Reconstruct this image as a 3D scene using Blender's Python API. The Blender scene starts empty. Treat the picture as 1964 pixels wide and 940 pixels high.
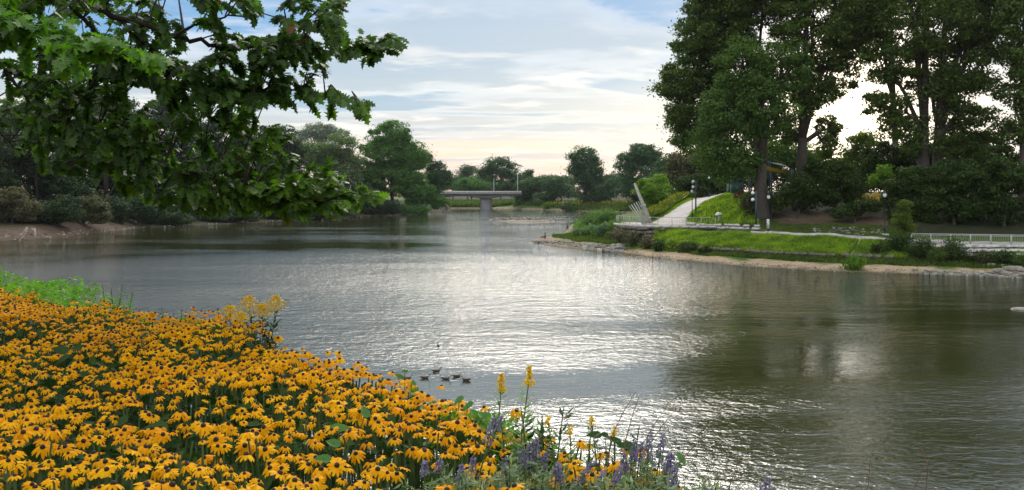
import bpy, math, random
import numpy as np
from mathutils import Vector, Matrix, Quaternion

scene = bpy.context.scene
COL = scene.collection
rng = np.random.default_rng(7)
HAZE = 0.00005
random.seed(7)

# ------------------------------------------------------------------ camera
H = 7.5                      # eye height over the river
F = 1700.0                   # focal length in photograph pixels (1964 wide)
HZ = 374.0                   # horizon row
cam_d = bpy.data.cameras.new("camera")
cam_d.sensor_width = 36.0
cam_d.lens = 36.0 * F / 1964.0
cam_d.shift_y = (HZ - 470.0) / 1964.0
cam_d.clip_start = 0.1
cam_d.clip_end = 9000.0
cam = bpy.data.objects.new("camera", cam_d)
cam.location = (0, 0, H)
cam.rotation_euler = (math.radians(90), 0, 0)
COL.objects.link(cam)
scene.camera = cam

# ------------------------------------------------------------------ light
SUN_AZ = math.radians(3.0)       # to the right of the view direction
SUN_EL = math.radians(35.0)
SUN_DIR = Vector((math.sin(SUN_AZ) * math.cos(SUN_EL), math.cos(SUN_AZ) * math.cos(SUN_EL), math.sin(SUN_EL)))
sun_d = bpy.data.lights.new("sun", "SUN")
sun_d.energy = 1.6
sun_d.angle = math.radians(20)
sun_d.color = (1.0, 0.93, 0.82)
sun = bpy.data.objects.new("sun", sun_d)
sun.rotation_euler = SUN_DIR.to_track_quat('Z', 'Y').to_euler()
COL.objects.link(sun)

scene.view_settings.view_transform = 'Standard'
scene.view_settings.look = 'None'
scene.view_settings.exposure = 0.42
scene.view_settings.gamma = 1.0
scene.view_settings.use_curve_mapping = False

world = bpy.data.worlds.new("World")
scene.world = world
world.use_nodes = True


class NT:
    """small helper round a node tree"""
    def __init__(self, tree):
        self.t = tree
        tree.nodes.clear()

    def n(self, typ, **kw):
        nd = self.t.nodes.new(typ)
        for k, v in kw.items():
            setattr(nd, k, v)
        return nd

    def l(self, a, b):
        self.t.links.new(a, b)

    def val(self, sock, v):
        if hasattr(v, 'links') or isinstance(v, bpy.types.NodeSocket):
            self.l(v, sock)
        else:
            sock.default_value = v

    def math(self, op, a, b=0.0, c=0.0, clamp=False):
        m = self.n('ShaderNodeMath', operation=op)
        m.use_clamp = clamp
        self.val(m.inputs[0], a); self.val(m.inputs[1], b); self.val(m.inputs[2], c)
        return m.outputs[0]

    def mix(self, f, a, b, typ='MIX'):
        m = self.n('ShaderNodeMix', data_type='RGBA', blend_type=typ)
        self.val(m.inputs[0], f)
        self.val(m.inputs[6], a if not isinstance(a, tuple) else (*a[:3], 1))
        self.val(m.inputs[7], b if not isinstance(b, tuple) else (*b[:3], 1))
        return m.outputs[2]

    def noise(self, vec, scale, detail=4, rough=0.55, dist=0.0):
        m = self.n('ShaderNodeTexNoise')
        if vec is not None:
            self.l(vec, m.inputs['Vector'])
        m.inputs['Scale'].default_value = scale
        m.inputs['Detail'].default_value = detail
        m.inputs['Roughness'].default_value = rough
        m.inputs['Distortion'].default_value = dist
        return m.outputs['Fac']

    def ramp(self, f, stops, interp='LINEAR'):
        r = self.n('ShaderNodeValToRGB')
        self.l(f, r.inputs[0])
        r.color_ramp.interpolation = interp
        el = r.color_ramp.elements
        el[0].position = stops[0][0]; el[0].color = self._c(stops[0][1])
        el[1].position = stops[-1][0]; el[1].color = self._c(stops[-1][1])
        for p, c in stops[1:-1]:
            e = el.new(p); e.color = self._c(c)
        return r.outputs[0]

    @staticmethod
    def _c(c):
        return (c, c, c, 1) if isinstance(c, (int, float)) else (*c[:3], 1)

    def scale(self, vec, s, loc=(0, 0, 0)):
        m = self.n('ShaderNodeMapping')
        self.l(vec, m.inputs[0])
        m.inputs['Scale'].default_value = s
        m.inputs['Location'].default_value = loc
        return m.outputs[0]


def build_sky():
    N = NT(world.node_tree)
    out = N.n('ShaderNodeOutputWorld')
    bg = N.n('ShaderNodeBackground')
    bg.inputs['Strength'].default_value = 0.1
    N.l(bg.outputs[0], out.inputs[0])
    sky = N.n('ShaderNodeTexSky', sky_type='NISHITA')
    sky.sun_disc = False
    sky.sun_elevation = SUN_EL
    sky.sun_rotation = SUN_AZ
    sky.air_density = 1.0
    sky.dust_density = 1.5
    tc = N.n('ShaderNodeTexCoord')
    D = tc.outputs['Generated']
    sp = N.n('ShaderNodeSeparateXYZ'); N.l(D, sp.inputs[0])
    z = N.math('MAXIMUM', sp.outputs[2], 0.0)
    den = N.math('ADD', z, 0.045)
    cx = N.math('DIVIDE', sp.outputs[0], den)
    cy = N.math('DIVIDE', sp.outputs[1], den)
    cb = N.n('ShaderNodeCombineXYZ'); N.l(cx, cb.inputs[0]); N.l(cy, cb.inputs[1])
    P = cb.outputs[0]
    # cloud deck colour by height over the horizon
    deck = N.ramp(z, [(0.0, (.74, .41, .29)), (0.022, (.80, .50, .35)), (0.05, (.86, .68, .50)), (0.075, (.50, .53, .54)),
                      (0.13, (.36, .46, .54)), (0.24, (.33, .44, .57)), (0.5, (1.05, 1.07, 1.1)), (1.0, (1.35, 1.36, 1.38))])
    gap = N.ramp(z, [(0.0, (.70, .42, .34)), (0.05, (.56, .52, .50)), (0.09, (.30, .43, .53)), (0.16, (.14, .33, .56)), (0.24, (.13, .31, .58)),
                     (0.5, (.75, .86, 1.0)), (1.0, (1.05, 1.12, 1.25))])
    n1 = N.noise(N.scale(P, (.5, .62, 1), (3.7, 1.3, 0)), 1.0, 7, .55, .3)
    m1 = N.ramp(n1, [(.44, 0.0), (.55, 1.0)], 'EASE')
    base = N.mix(m1, gap, deck)
    rim = N.ramp(n1, [(.42, 0.0), (.475, .55), (.56, 0.0)], 'EASE')
    base = N.mix(N.math('MULTIPLY', rim, N.ramp(z, [(0, .5), (.12, 1.0), (.2, .6), (1, .3)])), base, (.86, .84, .80))
    # bright thin breaks in the deck
    n2 = N.noise(N.scale(P, (.85, .85, 1), (8.2, 4.1, 2)), 1.5, 6, .58, .3)
    m2 = N.ramp(n2, [(.51, 0.0), (.70, 1.0)], 'EASE')
    low = N.ramp(z, [(0.0, .25), (.05, .6), (.10, .95), (.17, .5), (.26, .2), (1.0, .3)])
    m2b = N.math('MULTIPLY', m2, low)
    base = N.mix(m2b, base, (.98, .90, .80))
    # soft dark streaks low over the horizon
    n3 = N.noise(N.scale(P, (.30, 1.3, 1), (1.2, 9.1, 5)), 1.2, 5, .55)
    m3 = N.ramp(n3, [(.42, 0.0), (.66, 1.0)])
    lowz = N.ramp(z, [(0.0, .35), (.09, .5), (.2, 0.3), (1.0, 0.1)])
    base = N.mix(N.math('MULTIPLY', m3, lowz), base, (.44, .50, .56))
    # warm glow around the veiled sun
    ga, ge = math.radians(21.0), math.radians(5.5)
    g0 = Vector((math.sin(ga) * math.cos(ge), math.cos(ga) * math.cos(ge), math.sin(ge)))
    dt = N.n('ShaderNodeVectorMath', operation='DOT_PRODUCT')
    N.l(D, dt.inputs[0]); dt.inputs[1].default_value = g0
    d = N.math('MAXIMUM', dt.outputs['Value'], 0.0)
    gl = N.math('POWER', d, 260.0)
    g2 = N.math('POWER', d, 22.0)
    base = N.mix(N.math('MULTIPLY', g2, N.ramp(z, [(0, .8), (.1, .8), (.17, .15), (1, .0)])), base, (1.02, .92, .76))
    base = N.mix(N.math('MULTIPLY', gl, .9), base, (2.6, 2.2, 1.6))
    # scale the cloud deck to the same physical units as the sky texture
    k = N.mix(1.0, base, (10.0, 10.0, 10.0), 'MULTIPLY')
    fin = N.mix(0.94, sky.outputs[0], k)
    # below the horizon: neutral
    N.l(fin, bg.inputs[0])


build_sky()
world.cycles.sampling_method = 'AUTOMATIC'


# ------------------------------------------------------------------ helpers
def px2(x, Y):
    return (x - 982.0) / F * Y


def pz2(y, Y):
    return H - (y - HZ) / F * Y


def tag(o, label=None, cat=None, group=None, kind=None):
    if label: o['label'] = label
    if cat: o['category'] = cat
    if group: o['group'] = group
    if kind: o['kind'] = kind
    return o


def link(name, mesh, parent=None, loc=(0, 0, 0)):
    o = bpy.data.objects.new(name, mesh)
    COL.objects.link(o)
    o.location = loc
    if parent is not None:
        o.parent = parent
    return o


def empty(name, loc=(0, 0, 0), rz=0.0):
    o = bpy.data.objects.new(name, None)
    COL.objects.link(o)
    o.location = loc
    o.rotation_euler = (0, 0, rz)
    o.empty_display_size = 0.1
    return o


def np_mesh(name, V, Fq, mat=None, smooth=False, mats=None, midx=None):
    """V (n,3); Fq either an (m,k) array or a list of such arrays"""
    me = bpy.data.meshes.new(name)
    V = np.asarray(V, dtype=np.float32)
    arrs = Fq if isinstance(Fq, list) else [Fq]
    arrs = [np.asarray(a, dtype=np.int32) for a in arrs if len(a)]
    me.vertices.add(len(V))
    me.vertices.foreach_set('co', V.ravel())
    nl = sum(a.size for a in arrs)
    nf = sum(len(a) for a in arrs)
    me.loops.add(nl)
    me.loops.foreach_set('vertex_index', np.concatenate([a.ravel() for a in arrs]))
    me.polygons.add(nf)
    tot = np.concatenate([np.full(len(a), a.shape[1], np.int32) for a in arrs])
    st = np.concatenate([[0], np.cumsum(tot)[:-1]]).astype(np.int32)
    me.polygons.foreach_set('loop_start', st)
    me.polygons.foreach_set('loop_total', tot)
    if smooth:
        me.polygons.foreach_set('use_smooth', np.ones(nf, bool))
    if mat: me.materials.append(mat)
    if mats:
        for m in mats: me.materials.append(m)
    if midx is not None:
        me.polygons.foreach_set('material_index', np.asarray(midx, np.int32))
    me.update(calc_edges=True)
    return me


class MB:
    """collects shapes into one mesh"""
    def __init__(self):
        self.v = []; self.f4 = []; self.f3 = []; self.n = 0

    def add(self, v, f4=None, f3=None):
        v = np.asarray(v, float).reshape(-1, 3)
        if f4 is not None and len(f4): self.f4.append(np.asarray(f4) + self.n)
        if f3 is not None and len(f3): self.f3.append(np.asarray(f3) + self.n)
        self.v.append(v); self.n += len(v)

    def box(self, c, s, rz=0.0, ry=0.0, top=1.0):
        x, y, z = [a / 2 for a in s]
        p = np.array([[-x, -y, -z], [x, -y, -z], [x, y, -z], [-x, y, -z], [-x * top, -y * top, z], [x * top, -y * top, z], [x * top, y * top, z], [-x * top, y * top, z]])
        if ry:
            cc, ss = math.cos(ry), math.sin(ry)
            p = p @ np.array([[cc, 0, ss], [0, 1, 0], [-ss, 0, cc]]).T
        cc, ss = math.cos(rz), math.sin(rz)
        p = p @ np.array([[cc, -ss, 0], [ss, cc, 0], [0, 0, 1]]).T + np.array(c)
        self.add(p, [[0, 3, 2, 1], [4, 5, 6, 7], [0, 1, 5, 4], [1, 2, 6, 5], [2, 3, 7, 6], [3, 0, 4, 7]])

    def tube(self, pts, rad, seg=6, cap=True):
        pts = np.asarray(pts, float)
        k = len(pts)
        rad = np.full(k, rad) if np.isscalar(rad) else np.asarray(rad, float)
        d = np.gradient(pts, axis=0)
        d /= np.linalg.norm(d, axis=1, keepdims=True) + 1e-9
        ref = np.array([0, 0, 1.0]) if abs(d[0][2]) < .9 else np.array([1.0, 0, 0])
        a = np.cross(d, ref); a /= np.linalg.norm(a, axis=1, keepdims=True) + 1e-9
        b = np.cross(d, a)
        t = np.arange(seg) / seg * 2 * math.pi
        ring = pts[:, None] + rad[:, None, None] * (a[:, None] * np.cos(t)[None, :, None] + b[:, None] * np.sin(t)[None, :, None])
        i = np.arange(k - 1)[:, None] * seg; j = np.arange(seg)[None]
        j2 = (j + 1) % seg
        q = np.stack([i + j, i + seg + j, i + seg + j2, i + j2], -1).reshape(-1, 4)
        f3 = []
        v = ring.reshape(-1, 3)
        if cap:
            v = np.vstack([v, pts[0], pts[-1]])
            n = k * seg
            f3 = [[n, x, (x + 1) % seg] for x in range(seg)] + [[n + 1, (k - 1) * seg + (x + 1) % seg, (k - 1) * seg + x] for x in range(seg)]
        self.add(v, q, f3)

    def lathe(self, prof, c=(0, 0, 0), seg=10):
        """prof: list of (r, z)"""
        t = np.arange(seg) / seg * 2 * math.pi
        P = np.array(prof, float)
        v = np.stack([P[:, 0, None] * np.cos(t), P[:, 0, None] * np.sin(t), np.repeat(P[:, 1, None], seg, 1)], -1).reshape(-1, 3) + np.array(c)
        k = len(P)
        i = np.arange(k - 1)[:, None] * seg; j = np.arange(seg)[None]; j2 = (j + 1) % seg
        q = np.stack([i + j, i + j2, i + seg + j2, i + seg + j], -1).reshape(-1, 4)
        self.add(v, q)

    def xform(self, M):
        M = np.array(M)
        for i, v in enumerate(self.v):
            self.v[i] = v @ M[:3, :3].T + M[:3, 3]
        return self

    def mesh(self, name, mat, smooth=False):
        V = np.vstack(self.v)
        fs = []
        if self.f4: fs.append(np.vstack(self.f4))
        if self.f3: fs.append(np.vstack(self.f3))
        return np_mesh(name, V, fs, mat, smooth)

    def obj(self, name, mat, parent=None, smooth=False, loc=(0, 0, 0)):
        return link(name, self.mesh(name, mat, smooth), parent, loc)


def unit(v):
    return v / (np.linalg.norm(v, axis=-1, keepdims=True) + 1e-9)


def leaf_arrays(P, Nrm, size, aspect=0.6, fold=0.15, T=None):
    """diamond shaped, slightly folded leaf faces (one quad each)"""
    n = len(P)
    size = np.broadcast_to(size, (n,))[:, None]
    if T is None:
        T = rng.normal(size=(n, 3))
    Nrm = unit(Nrm)
    T = unit(T - (T * Nrm).sum(1, keepdims=True) * Nrm)
    B = np.cross(Nrm, T)
    a = P - T * size * .5
    c = P + T * size * .5
    mid = P - T * size * .08 + Nrm * size * fold
    b = mid + B * size * aspect * .5
    d = mid - B * size * aspect * .5
    V = np.stack([a, b, c, d], 1).reshape(-1, 3)
    Fq = np.arange(4 * n).reshape(n, 4)
    return V, Fq


# ------------------------------------------------------------------ materials
def new_mat(name):
    m = bpy.data.materials.new(name)
    m.use_nodes = True
    return m, NT(m.node_tree)


def mat_solid(name, col, rough=.6, metal=0.0, var=.12, scale=8.0, bump=0.0, spec=.5):
    m, N = new_mat(name)
    out = N.n('ShaderNodeOutputMaterial'); b = N.n('ShaderNodeBsdfPrincipled')
    N.l(b.outputs[0], out.inputs[0])
    tc = N.n('ShaderNodeTexCoord')
    nz = N.noise(tc.outputs['Object'], scale, 5, .6)
    lo = tuple(c * (1 - var * 1.6) for c in col); hi = tuple(min(1, c * (1 + var * 1.6)) for c in col)
    N.l(N.ramp(nz, [(.3, lo), (.7, hi)]), b.inputs['Base Color'])
    b.inputs['Roughness'].default_value = rough
    b.inputs['Metallic'].default_value = metal
    b.inputs['Specular IOR Level'].default_value = spec
    if bump:
        bp = N.n('ShaderNodeBump'); bp.inputs['Strength'].default_value = bump
        N.l(nz, bp.inputs['Height']); N.l(bp.outputs[0], b.inputs['Normal'])
    return m


def mat_leaf(name, c1, c2, c3=None, trans=.35, rough=.55, spec=.25, p3=.05, lo=(.72, .78, .8), hi=(1.25, 1.2, 1.05), ns=.35):
    """foliage: colour varies from leaf to leaf; light passes partly through"""
    m, N = new_mat(name)
    out = N.n('ShaderNodeOutputMaterial'); b = N.n('ShaderNodeBsdfPrincipled')
    g = N.n('ShaderNodeNewGeometry')
    r = g.outputs['Random Per Island']
    stops = [(0.0, c1), (1 - p3 * 1.2 if c3 else 1.0, c2)]
    if c3: stops.append((1.0, c3))
    col = N.ramp(r, stops)
    tc = N.n('ShaderNodeTexCoord')
    nz = N.noise(tc.outputs['Object'], ns, 5, .6)
    col = N.mix(1.0, col, N.ramp(nz, [(.34, lo), (.66, hi)]), 'MULTIPLY')
    N.l(col, b.inputs['Base Color'])
    b.inputs['Roughness'].default_value = rough
    b.inputs['Specular IOR Level'].default_value = spec
    t = N.n('ShaderNodeBsdfTranslucent')
    N.l(N.mix(1.0, col, (1.5, 1.7, .7), 'MULTIPLY'), t.inputs[0])
    mx = N.n('ShaderNodeMixShader'); mx.inputs[0].default_value = trans
    N.l(b.outputs[0], mx.inputs[1]); N.l(t.outputs[0], mx.inputs[2])
    N.l(mx.outputs[0], out.inputs[0])
    return m


def mat_bark(name, col):
    m, N = new_mat(name)
    out = N.n('ShaderNodeOutputMaterial'); b = N.n('ShaderNodeBsdfPrincipled')
    N.l(b.outputs[0], out.inputs[0])
    tc = N.n('ShaderNodeTexCoord')
    v = N.scale(tc.outputs['Object'], (6, 6, 1.2))
    nz = N.noise(v, 1.5, 6, .65)
    N.l(N.ramp(nz, [(.3, tuple(c * .5 for c in col)), (.7, tuple(c * 1.4 for c in col))]), b.inputs['Base Color'])
    b.inputs['Roughness'].default_value = .9
    bp = N.n('ShaderNodeBump'); bp.inputs['Strength'].default_value = .6
    N.l(nz, bp.inputs['Height']); N.l(bp.outputs[0], b.inputs['Normal'])
    return m


def mat_ground(name):
    """ground: the colour attribute says what grows or lies there, noise breaks it up"""
    m, N = new_mat(name)
    out = N.n('ShaderNodeOutputMaterial'); b = N.n('ShaderNodeBsdfPrincipled')
    N.l(b.outputs[0], out.inputs[0])
    a = N.n('ShaderNodeVertexColor'); a.layer_name = 'soil'
    tc = N.n('ShaderNodeTexCoord')
    nz = N.noise(tc.outputs['Object'], 1.3, 8, .7)
    n2 = N.noise(tc.outputs['Object'], 9.0, 4, .6)
    col = N.mix(1.0, a.outputs[0], N.ramp(nz, [(.3, (.62, .62, .62)), (.7, (1.35, 1.32, 1.25))]), 'MULTIPLY')
    col = N.mix(1.0, col, N.ramp(n2, [(.3, (.7, .7, .7)), (.7, (1.25, 1.25, 1.25))]), 'MULTIPLY')
    N.l(col, b.inputs['Base Color'])
    b.inputs['Roughness'].default_value = .95
    b.inputs['Specular IOR Level'].default_value = .15
    bp = N.n('ShaderNodeBump'); bp.inputs['Strength'].default_value = .7; bp.inputs['Distance'].default_value = .15
    N.l(n2, bp.inputs['Height']); N.l(bp.outputs[0], b.inputs['Normal'])
    return m


def mat_water():
    m, N = new_mat('river_water')
    out = N.n('ShaderNodeOutputMaterial'); b = N.n('ShaderNodeBsdfPrincipled')
    N.l(b.outputs[0], out.inputs[0])
    tc = N.n('ShaderNodeTexCoord'); O = tc.outputs['Object']
    b.inputs['Base Color'].default_value = (.030, .032, .008, 1)
    b.inputs['Roughness'].default_value = .03
    b.inputs['IOR'].default_value = 1.85
    b.inputs['Specular IOR Level'].default_value = .5
    # patches where the current ruffles the surface
    patch = N.noise(N.scale(O, (.020, .055, 1), (2.1, .4, 0)), 1.0, 4, .55, .6)
    pm = N.math('MULTIPLY', N.ramp(patch, [(.36, .16), (.48, .50), (.60, 1.0)]), 1.15)
    # the riffle where the two branches of the river meet
    sp = N.n('ShaderNodeSeparateXYZ'); N.l(O, sp.inputs[0])
    ex = N.math('DIVIDE', N.math('ADD', sp.outputs[0], 14.0), 42.0)
    ey = N.math('DIVIDE', N.math('SUBTRACT', sp.outputs[1], 84.0), 34.0)
    rr = N.math('ADD', N.math('MULTIPLY', ex, ex), N.math('MULTIPLY', ey, ey))
    zone = N.math('MULTIPLY', N.ramp(N.math('ADD', N.math('MULTIPLY', rr, .5), N.math('MULTIPLY', N.math('SUBTRACT', patch, .5), 1.3)), [(.15, 1.0), (.60, 0.0)], 'EASE'), 1.0)
    pm = N.math('ADD', pm, zone)
    fine = N.noise(N.scale(O, (2.7, 3.6, 1)), 1.0, 4, .62, .25)
    mid = N.noise(N.scale(O, (.75, 1.15, 1), (5, 3, 1)), 1.0, 3, .55, .5)
    big = N.noise(N.scale(O, (.09, .22, 1), (1, 7, 1)), 1.0, 2, .5)
    h = N.math('ADD', N.math('MULTIPLY', fine, .052), N.math('MULTIPLY', mid, .080))
    h = N.math('MULTIPLY', h, pm)
    h = N.math('ADD', h, N.math('MULTIPLY', big, .05))
    bp = N.n('ShaderNodeBump'); bp.inputs['Strength'].default_value = 1.0; bp.inputs['Distance'].default_value = 1.0
    N.l(h, bp.inputs['Height']); N.l(bp.outputs[0], b.inputs['Normal'])
    return m


M = {}
M['ground'] = mat_ground('ground_cover')
M['water'] = mat_water()
M['bark'] = mat_bark('grey_brown_bark', (.065, .052, .042))
M['bark_dark'] = mat_bark('dark_bark', (.035, .028, .022))
M['driftwood'] = mat_bark('pale_driftwood', (.26, .22, .18))
M['big'] = mat_leaf('leaf_dark_green', (.045, .084, .016), (.105, .16, .028), (.17, .22, .03), trans=.30)
M['big2'] = mat_leaf('leaf_fresh_green', (.058, .12, .026), (.12, .205, .038), trans=.32)
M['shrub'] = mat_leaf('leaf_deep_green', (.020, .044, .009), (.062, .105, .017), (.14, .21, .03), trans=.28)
M['yellowish'] = mat_leaf('leaf_yellow_green', (.09, .13, .02), (.16, .21, .03), trans=.4)
M['bright'] = mat_leaf('leaf_bright_green', (.10, .19, .02), (.17, .29, .03), trans=.45)
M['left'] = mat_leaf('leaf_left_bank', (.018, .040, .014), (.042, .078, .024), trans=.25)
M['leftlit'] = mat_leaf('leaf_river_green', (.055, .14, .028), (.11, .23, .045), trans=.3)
M['pale'] = mat_leaf('leaf_pale_green', (.10, .16, .07), (.17, .23, .10), trans=.3)
M['silver'] = mat_leaf('leaf_silver_blue', (.14, .18, .16), (.22, .26, .23), trans=.25)
M['olive'] = mat_leaf('leaf_olive_buff', (.045, .055, .020), (.10, .105, .04), trans=.25)
M['brownish'] = mat_leaf('leaf_brown_grey', (.085, .085, .04), (.14, .125, .065), trans=.25)
M['far'] = mat_leaf('leaf_far_bank', (.035, .085, .035), (.065, .135, .05), trans=.25)
M['grass'] = mat_leaf('grass_blade', (.14, .27, .020), (.29, .45, .04), (.40, .38, .08), trans=.35, lo=(.42, .52, .6), hi=(1.35, 1.15, 1.0), ns=.5, p3=.12)
M['grassdark'] = mat_leaf('grass_dull', (.06, .10, .02), (.12, .17, .03), trans=.3)
M['weed'] = mat_leaf('weed_green', (.07, .15, .04), (.16, .26, .08), trans=.35)
M['silverweed'] = mat_leaf('grey_green_weed', (.10, .18, .09), (.19, .28, .15), trans=.3)
M['goldweed'] = mat_leaf('goldenrod_far', (.30, .26, .02), (.52, .40, .02), (.2, .25, .03), trans=.2)
M['redplant'] = mat_leaf('dark_red_leaf', (.10, .015, .02), (.19, .035, .035), trans=.2)
M['reed'] = mat_leaf('dry_reed', (.50, .36, .12), (.68, .50, .2), trans=.3)
M['stone'] = mat_solid('pale_limestone', (.46, .43, .40), .85, var=.25, scale=2.5, bump=.4)
M['stonedark'] = mat_solid('weathered_stone', (.12, .10, .08), .9, var=.3, scale=2.0, bump=.5)
M['stonebrown'] = mat_solid('mossy_brown_stone', (.13, .11, .085), .9, var=.35, scale=1.6, bump=.5)
M['rock'] = mat_solid('shore_rock', (.26, .235, .20), .85, var=.3, scale=1.5, bump=.4)
M['paving'] = mat_solid('pale_concrete_path', (.37, .335, .31), .85, var=.2, scale=.5)
M['concrete'] = mat_solid('bridge_concrete', (.25, .24, .24), .8, var=.15, scale=.25)
M['rail'] = mat_solid('pale_painted_rail', (.48, .48, .45), .45, var=.05, scale=3)
M['galv'] = mat_solid('greenish_steel', (.42, .43, .37), .45, metal=.25, var=.1, scale=3)
M['mast'] = mat_solid('weathered_mast', (.44, .43, .37), .55, var=.18, scale=2)
M['black'] = mat_solid('black_painted_iron', (.018, .02, .024), .4, var=.1)
M['bluepole'] = mat_solid('dark_teal_paint', (.02, .055, .075), .4, var=.1)
M['whitepaint'] = mat_solid('white_paint', (.78, .77, .74), .5, var=.06)
M['globe'] = mat_solid('frosted_globe', (.85, .87, .88), .25, var=.03)
M['yellowsail'] = mat_solid('yellow_shade_cloth', (.72, .46, .04), .8, var=.08)
M['greenwall'] = mat_solid('dark_green_sheet', (.02, .07, .055), .6, var=.1)
M['skin'] = mat_solid('skin', (.45, .27, .19), .6, var=.06)
M['darkcloth'] = mat_solid('dark_cloth', (.035, .03, .04), .85, var=.15)
M['redcloth'] = mat_solid('dull_red_cloth', (.16, .06, .06), .85, var=.15)
M['hair'] = mat_solid('dark_hair', (.015, .012, .01), .7, var=.1)
M['duck'] = mat_solid('brown_feathers', (.075, .055, .042), .7, var=.35, scale=22)
M['bill'] = mat_solid('dark_bill', (.10, .07, .03), .5)
M['rubble'] = mat_leaf('broken_stone', (.09, .085, .075), (.40, .37, .33), trans=0.0, rough=.9, spec=.1)
M['soil'] = mat_solid('dark_soil', (.03, .024, .016), .95, var=.3, scale=6, bump=.4)

# ------------------------------------------------------------------ terrain
# each bank is a set of cross profiles: distance Y from the eye line and height z, along a bearing (photo column)
LEFT = {
    -3000: [(60, 0), (62, .8), (66, 2.0), (74, 2.6), (120, 4), (2500, 6)],
    -600: [(100, 0), (103, .8), (108, 2.0), (118, 2.6), (160, 4), (2500, 6)],
    0: [(145, 0), (148, .9), (153, 2.1), (162, 2.6), (200, 4), (2500, 6)],
    60: [(148, 0), (151, .9), (157, 2.1), (166, 2.6), (205, 4), (2500, 6)],
    140: [(163, 0), (167, .9), (173, 2.0), (183, 2.6), (220, 4), (2500, 6)],
    200: [(180, 0), (184, .8), (190, 1.6), (200, 2.4), (240, 4), (2500, 6)],
    280: [(202, 0), (206, .3), (212, .6), (222, 2.2), (260, 4), (2500, 6)],
    440: [(228, 0), (232, .3), (238, .6), (250, 2.2), (290, 4), (2500, 6)],
    560: [(255, 0), (259, .3), (265, .6), (277, 2.2), (310, 4), (2500, 6)],
    640: [(283, 0), (287, .3), (293, .6), (305, 2.2), (340, 4), (2500, 6)],
    720: [(319, 0), (323, .3), (329, .6), (340, 2.2), (380, 4), (2500, 6)],
    800: [(352, 0), (356, .3), (362, .6), (374, 2.2), (410, 4), (2500, 6)],
    850: [(386, 0), (390, .3), (396, .6), (408, 2.0), (440, 3), (2500, 6)],
    862: [(495, 0), (499, .6), (505, 1.1), (515, 2.0), (560, 3), (2500, 6)],
}
FAR = {
    840: [(492, 0), (500, 1.0), (515, 2.0), (560, 3.5), (2500, 7)],
    940: [(492, 0), (500, 1.0), (515, 2.0), (560, 3.5), (2500, 7)],
    980: [(480, 0), (488, 1.0), (500, 2.0), (560, 3.5), (2500, 7)],
    1000: [(455, 0), (463, 1.0), (475, 2.2), (520, 3.5), (2500, 7)],
    1100: [(418, 0), (425, 1.0), (436, 2.4), (480, 3.8), (2500, 7)],
    1200: [(375, 0), (382, 1.0), (392, 2.4), (440, 4.0), (2500, 7)],
    1250: [(356, 0), (362, 1.0), (370, 2.4), (420, 4.0), (2500, 7)],
    3400: [(356, 0), (362, 1.0), (370, 2.4), (420, 4.0), (2500, 7)],
}
RIGHT = {
    1012: [(143, 0), (143.1, 0), (143.2, .0), (143.3, .0), (143.4, 0), (143.5, 0), (143.6, 0), (143.7, 0), (143.8, 0), (144, 0)],
    1050: [(131, 0), (134, .25), (138, .4), (142, .5), (148, .45), (152, .3), (154, .1), (155, 0.05), (156, .02), (157, 0)],
    1080: [(126, 0), (129, .3), (134, .6), (140, .7), (150, .6), (158, .45), (164, .25), (167, .1), (168, .05), (169, 0)],
    1100: [(123, 0), (126, .3), (132, .8), (140, 1.0), (155, 1.0), (175, .8), (205, .5), (225, .3), (236, .1), (245, 0)],
    1180: [(117, 0), (121, .6), (125, 1.0), (127, 1.6), (129, 2.5), (150, 2.8), (200, 2.0), (250, 1.0), (290, .4), (311, 0)],
    1200: [(114, 0), (118, .6), (120.5, 1.0), (122, 1.8), (124, 3.0), (145, 3.0), (165, 3.0), (200, 2.5), (320, .8), (330, 0)],
    1250: [(107, 0), (112, .6), (115, .9), (116.5, 1.6), (118, 3.0), (134, 3.15), (146, 3.6), (165, 4.0), (220, 4), (352, 2.5)],
    1300: [(102, 0), (106, .5), (108.3, .75), (109.3, 1.4), (117, 3.0), (133, 3.2), (140, 3.8), (165, 5.4), (190, 6.6), (400, 7)],
    1350: [(98.5, 0), (102.5, .5), (104.6, .7), (105.6, 1.4), (113.5, 2.7), (129, 3.2), (140, 5.2), (150, 6.1), (172, 6.6), (400, 8)],
    1395: [(95, 0), (99.3, .5), (101, .7), (102, 1.4), (110, 2.8), (124, 3.2), (133, 5.2), (143, 7.4), (160, 7.8), (400, 9)],
    1440: [(92.5, 0), (96.8, .5), (98, .7), (99, 1.3), (107, 2.8), (114, 3.1), (122, 4.8), (130, 6.8), (138, 7.6), (400, 9)],
    1500: [(90, 0), (94, .45), (95, .6), (96, 1.25), (103.5, 2.8), (107, 2.9), (113, 3.6), (121, 5.0), (130, 6.8), (400, 9)],
    1600: [(87, 0), (90.6, .4), (91.6, .6), (92.6, 1.2), (98, 2.8), (101.5, 2.9), (107, 3.8), (114, 5.0), (124, 6.8), (400, 9)],
    1700: [(85, 0), (88, .4), (89, .6), (90, 1.1), (94.5, 2.5), (98, 2.6), (104, 3.6), (111, 5.0), (121, 6.8), (400, 9)],
    1850: [(82.5, 0), (85, .4), (86.5, .8), (88, 1.3), (91.5, 2.2), (97, 2.4), (103, 3.3), (109, 4.8), (119, 6.6), (400, 9)],
    1964: [(80, 0), (82.5, .4), (84.5, .8), (86, 1.3), (89.5, 2.2), (95, 2.4), (101, 3.3), (107, 4.8), (117, 6.6), (400, 9)],
    3600: [(62, 0), (64.5, .4), (66.5, .8), (68, 1.3), (71.5, 2.2), (77, 2.4), (83, 3.3), (90, 4.8), (110, 6.6), (400, 9)],
}


def loft(table):
    ks = sorted(table)
    A = np.array([table[k] for k in ks], float)          # (k, m, 2)
    return np.array(ks, float), A


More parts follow.
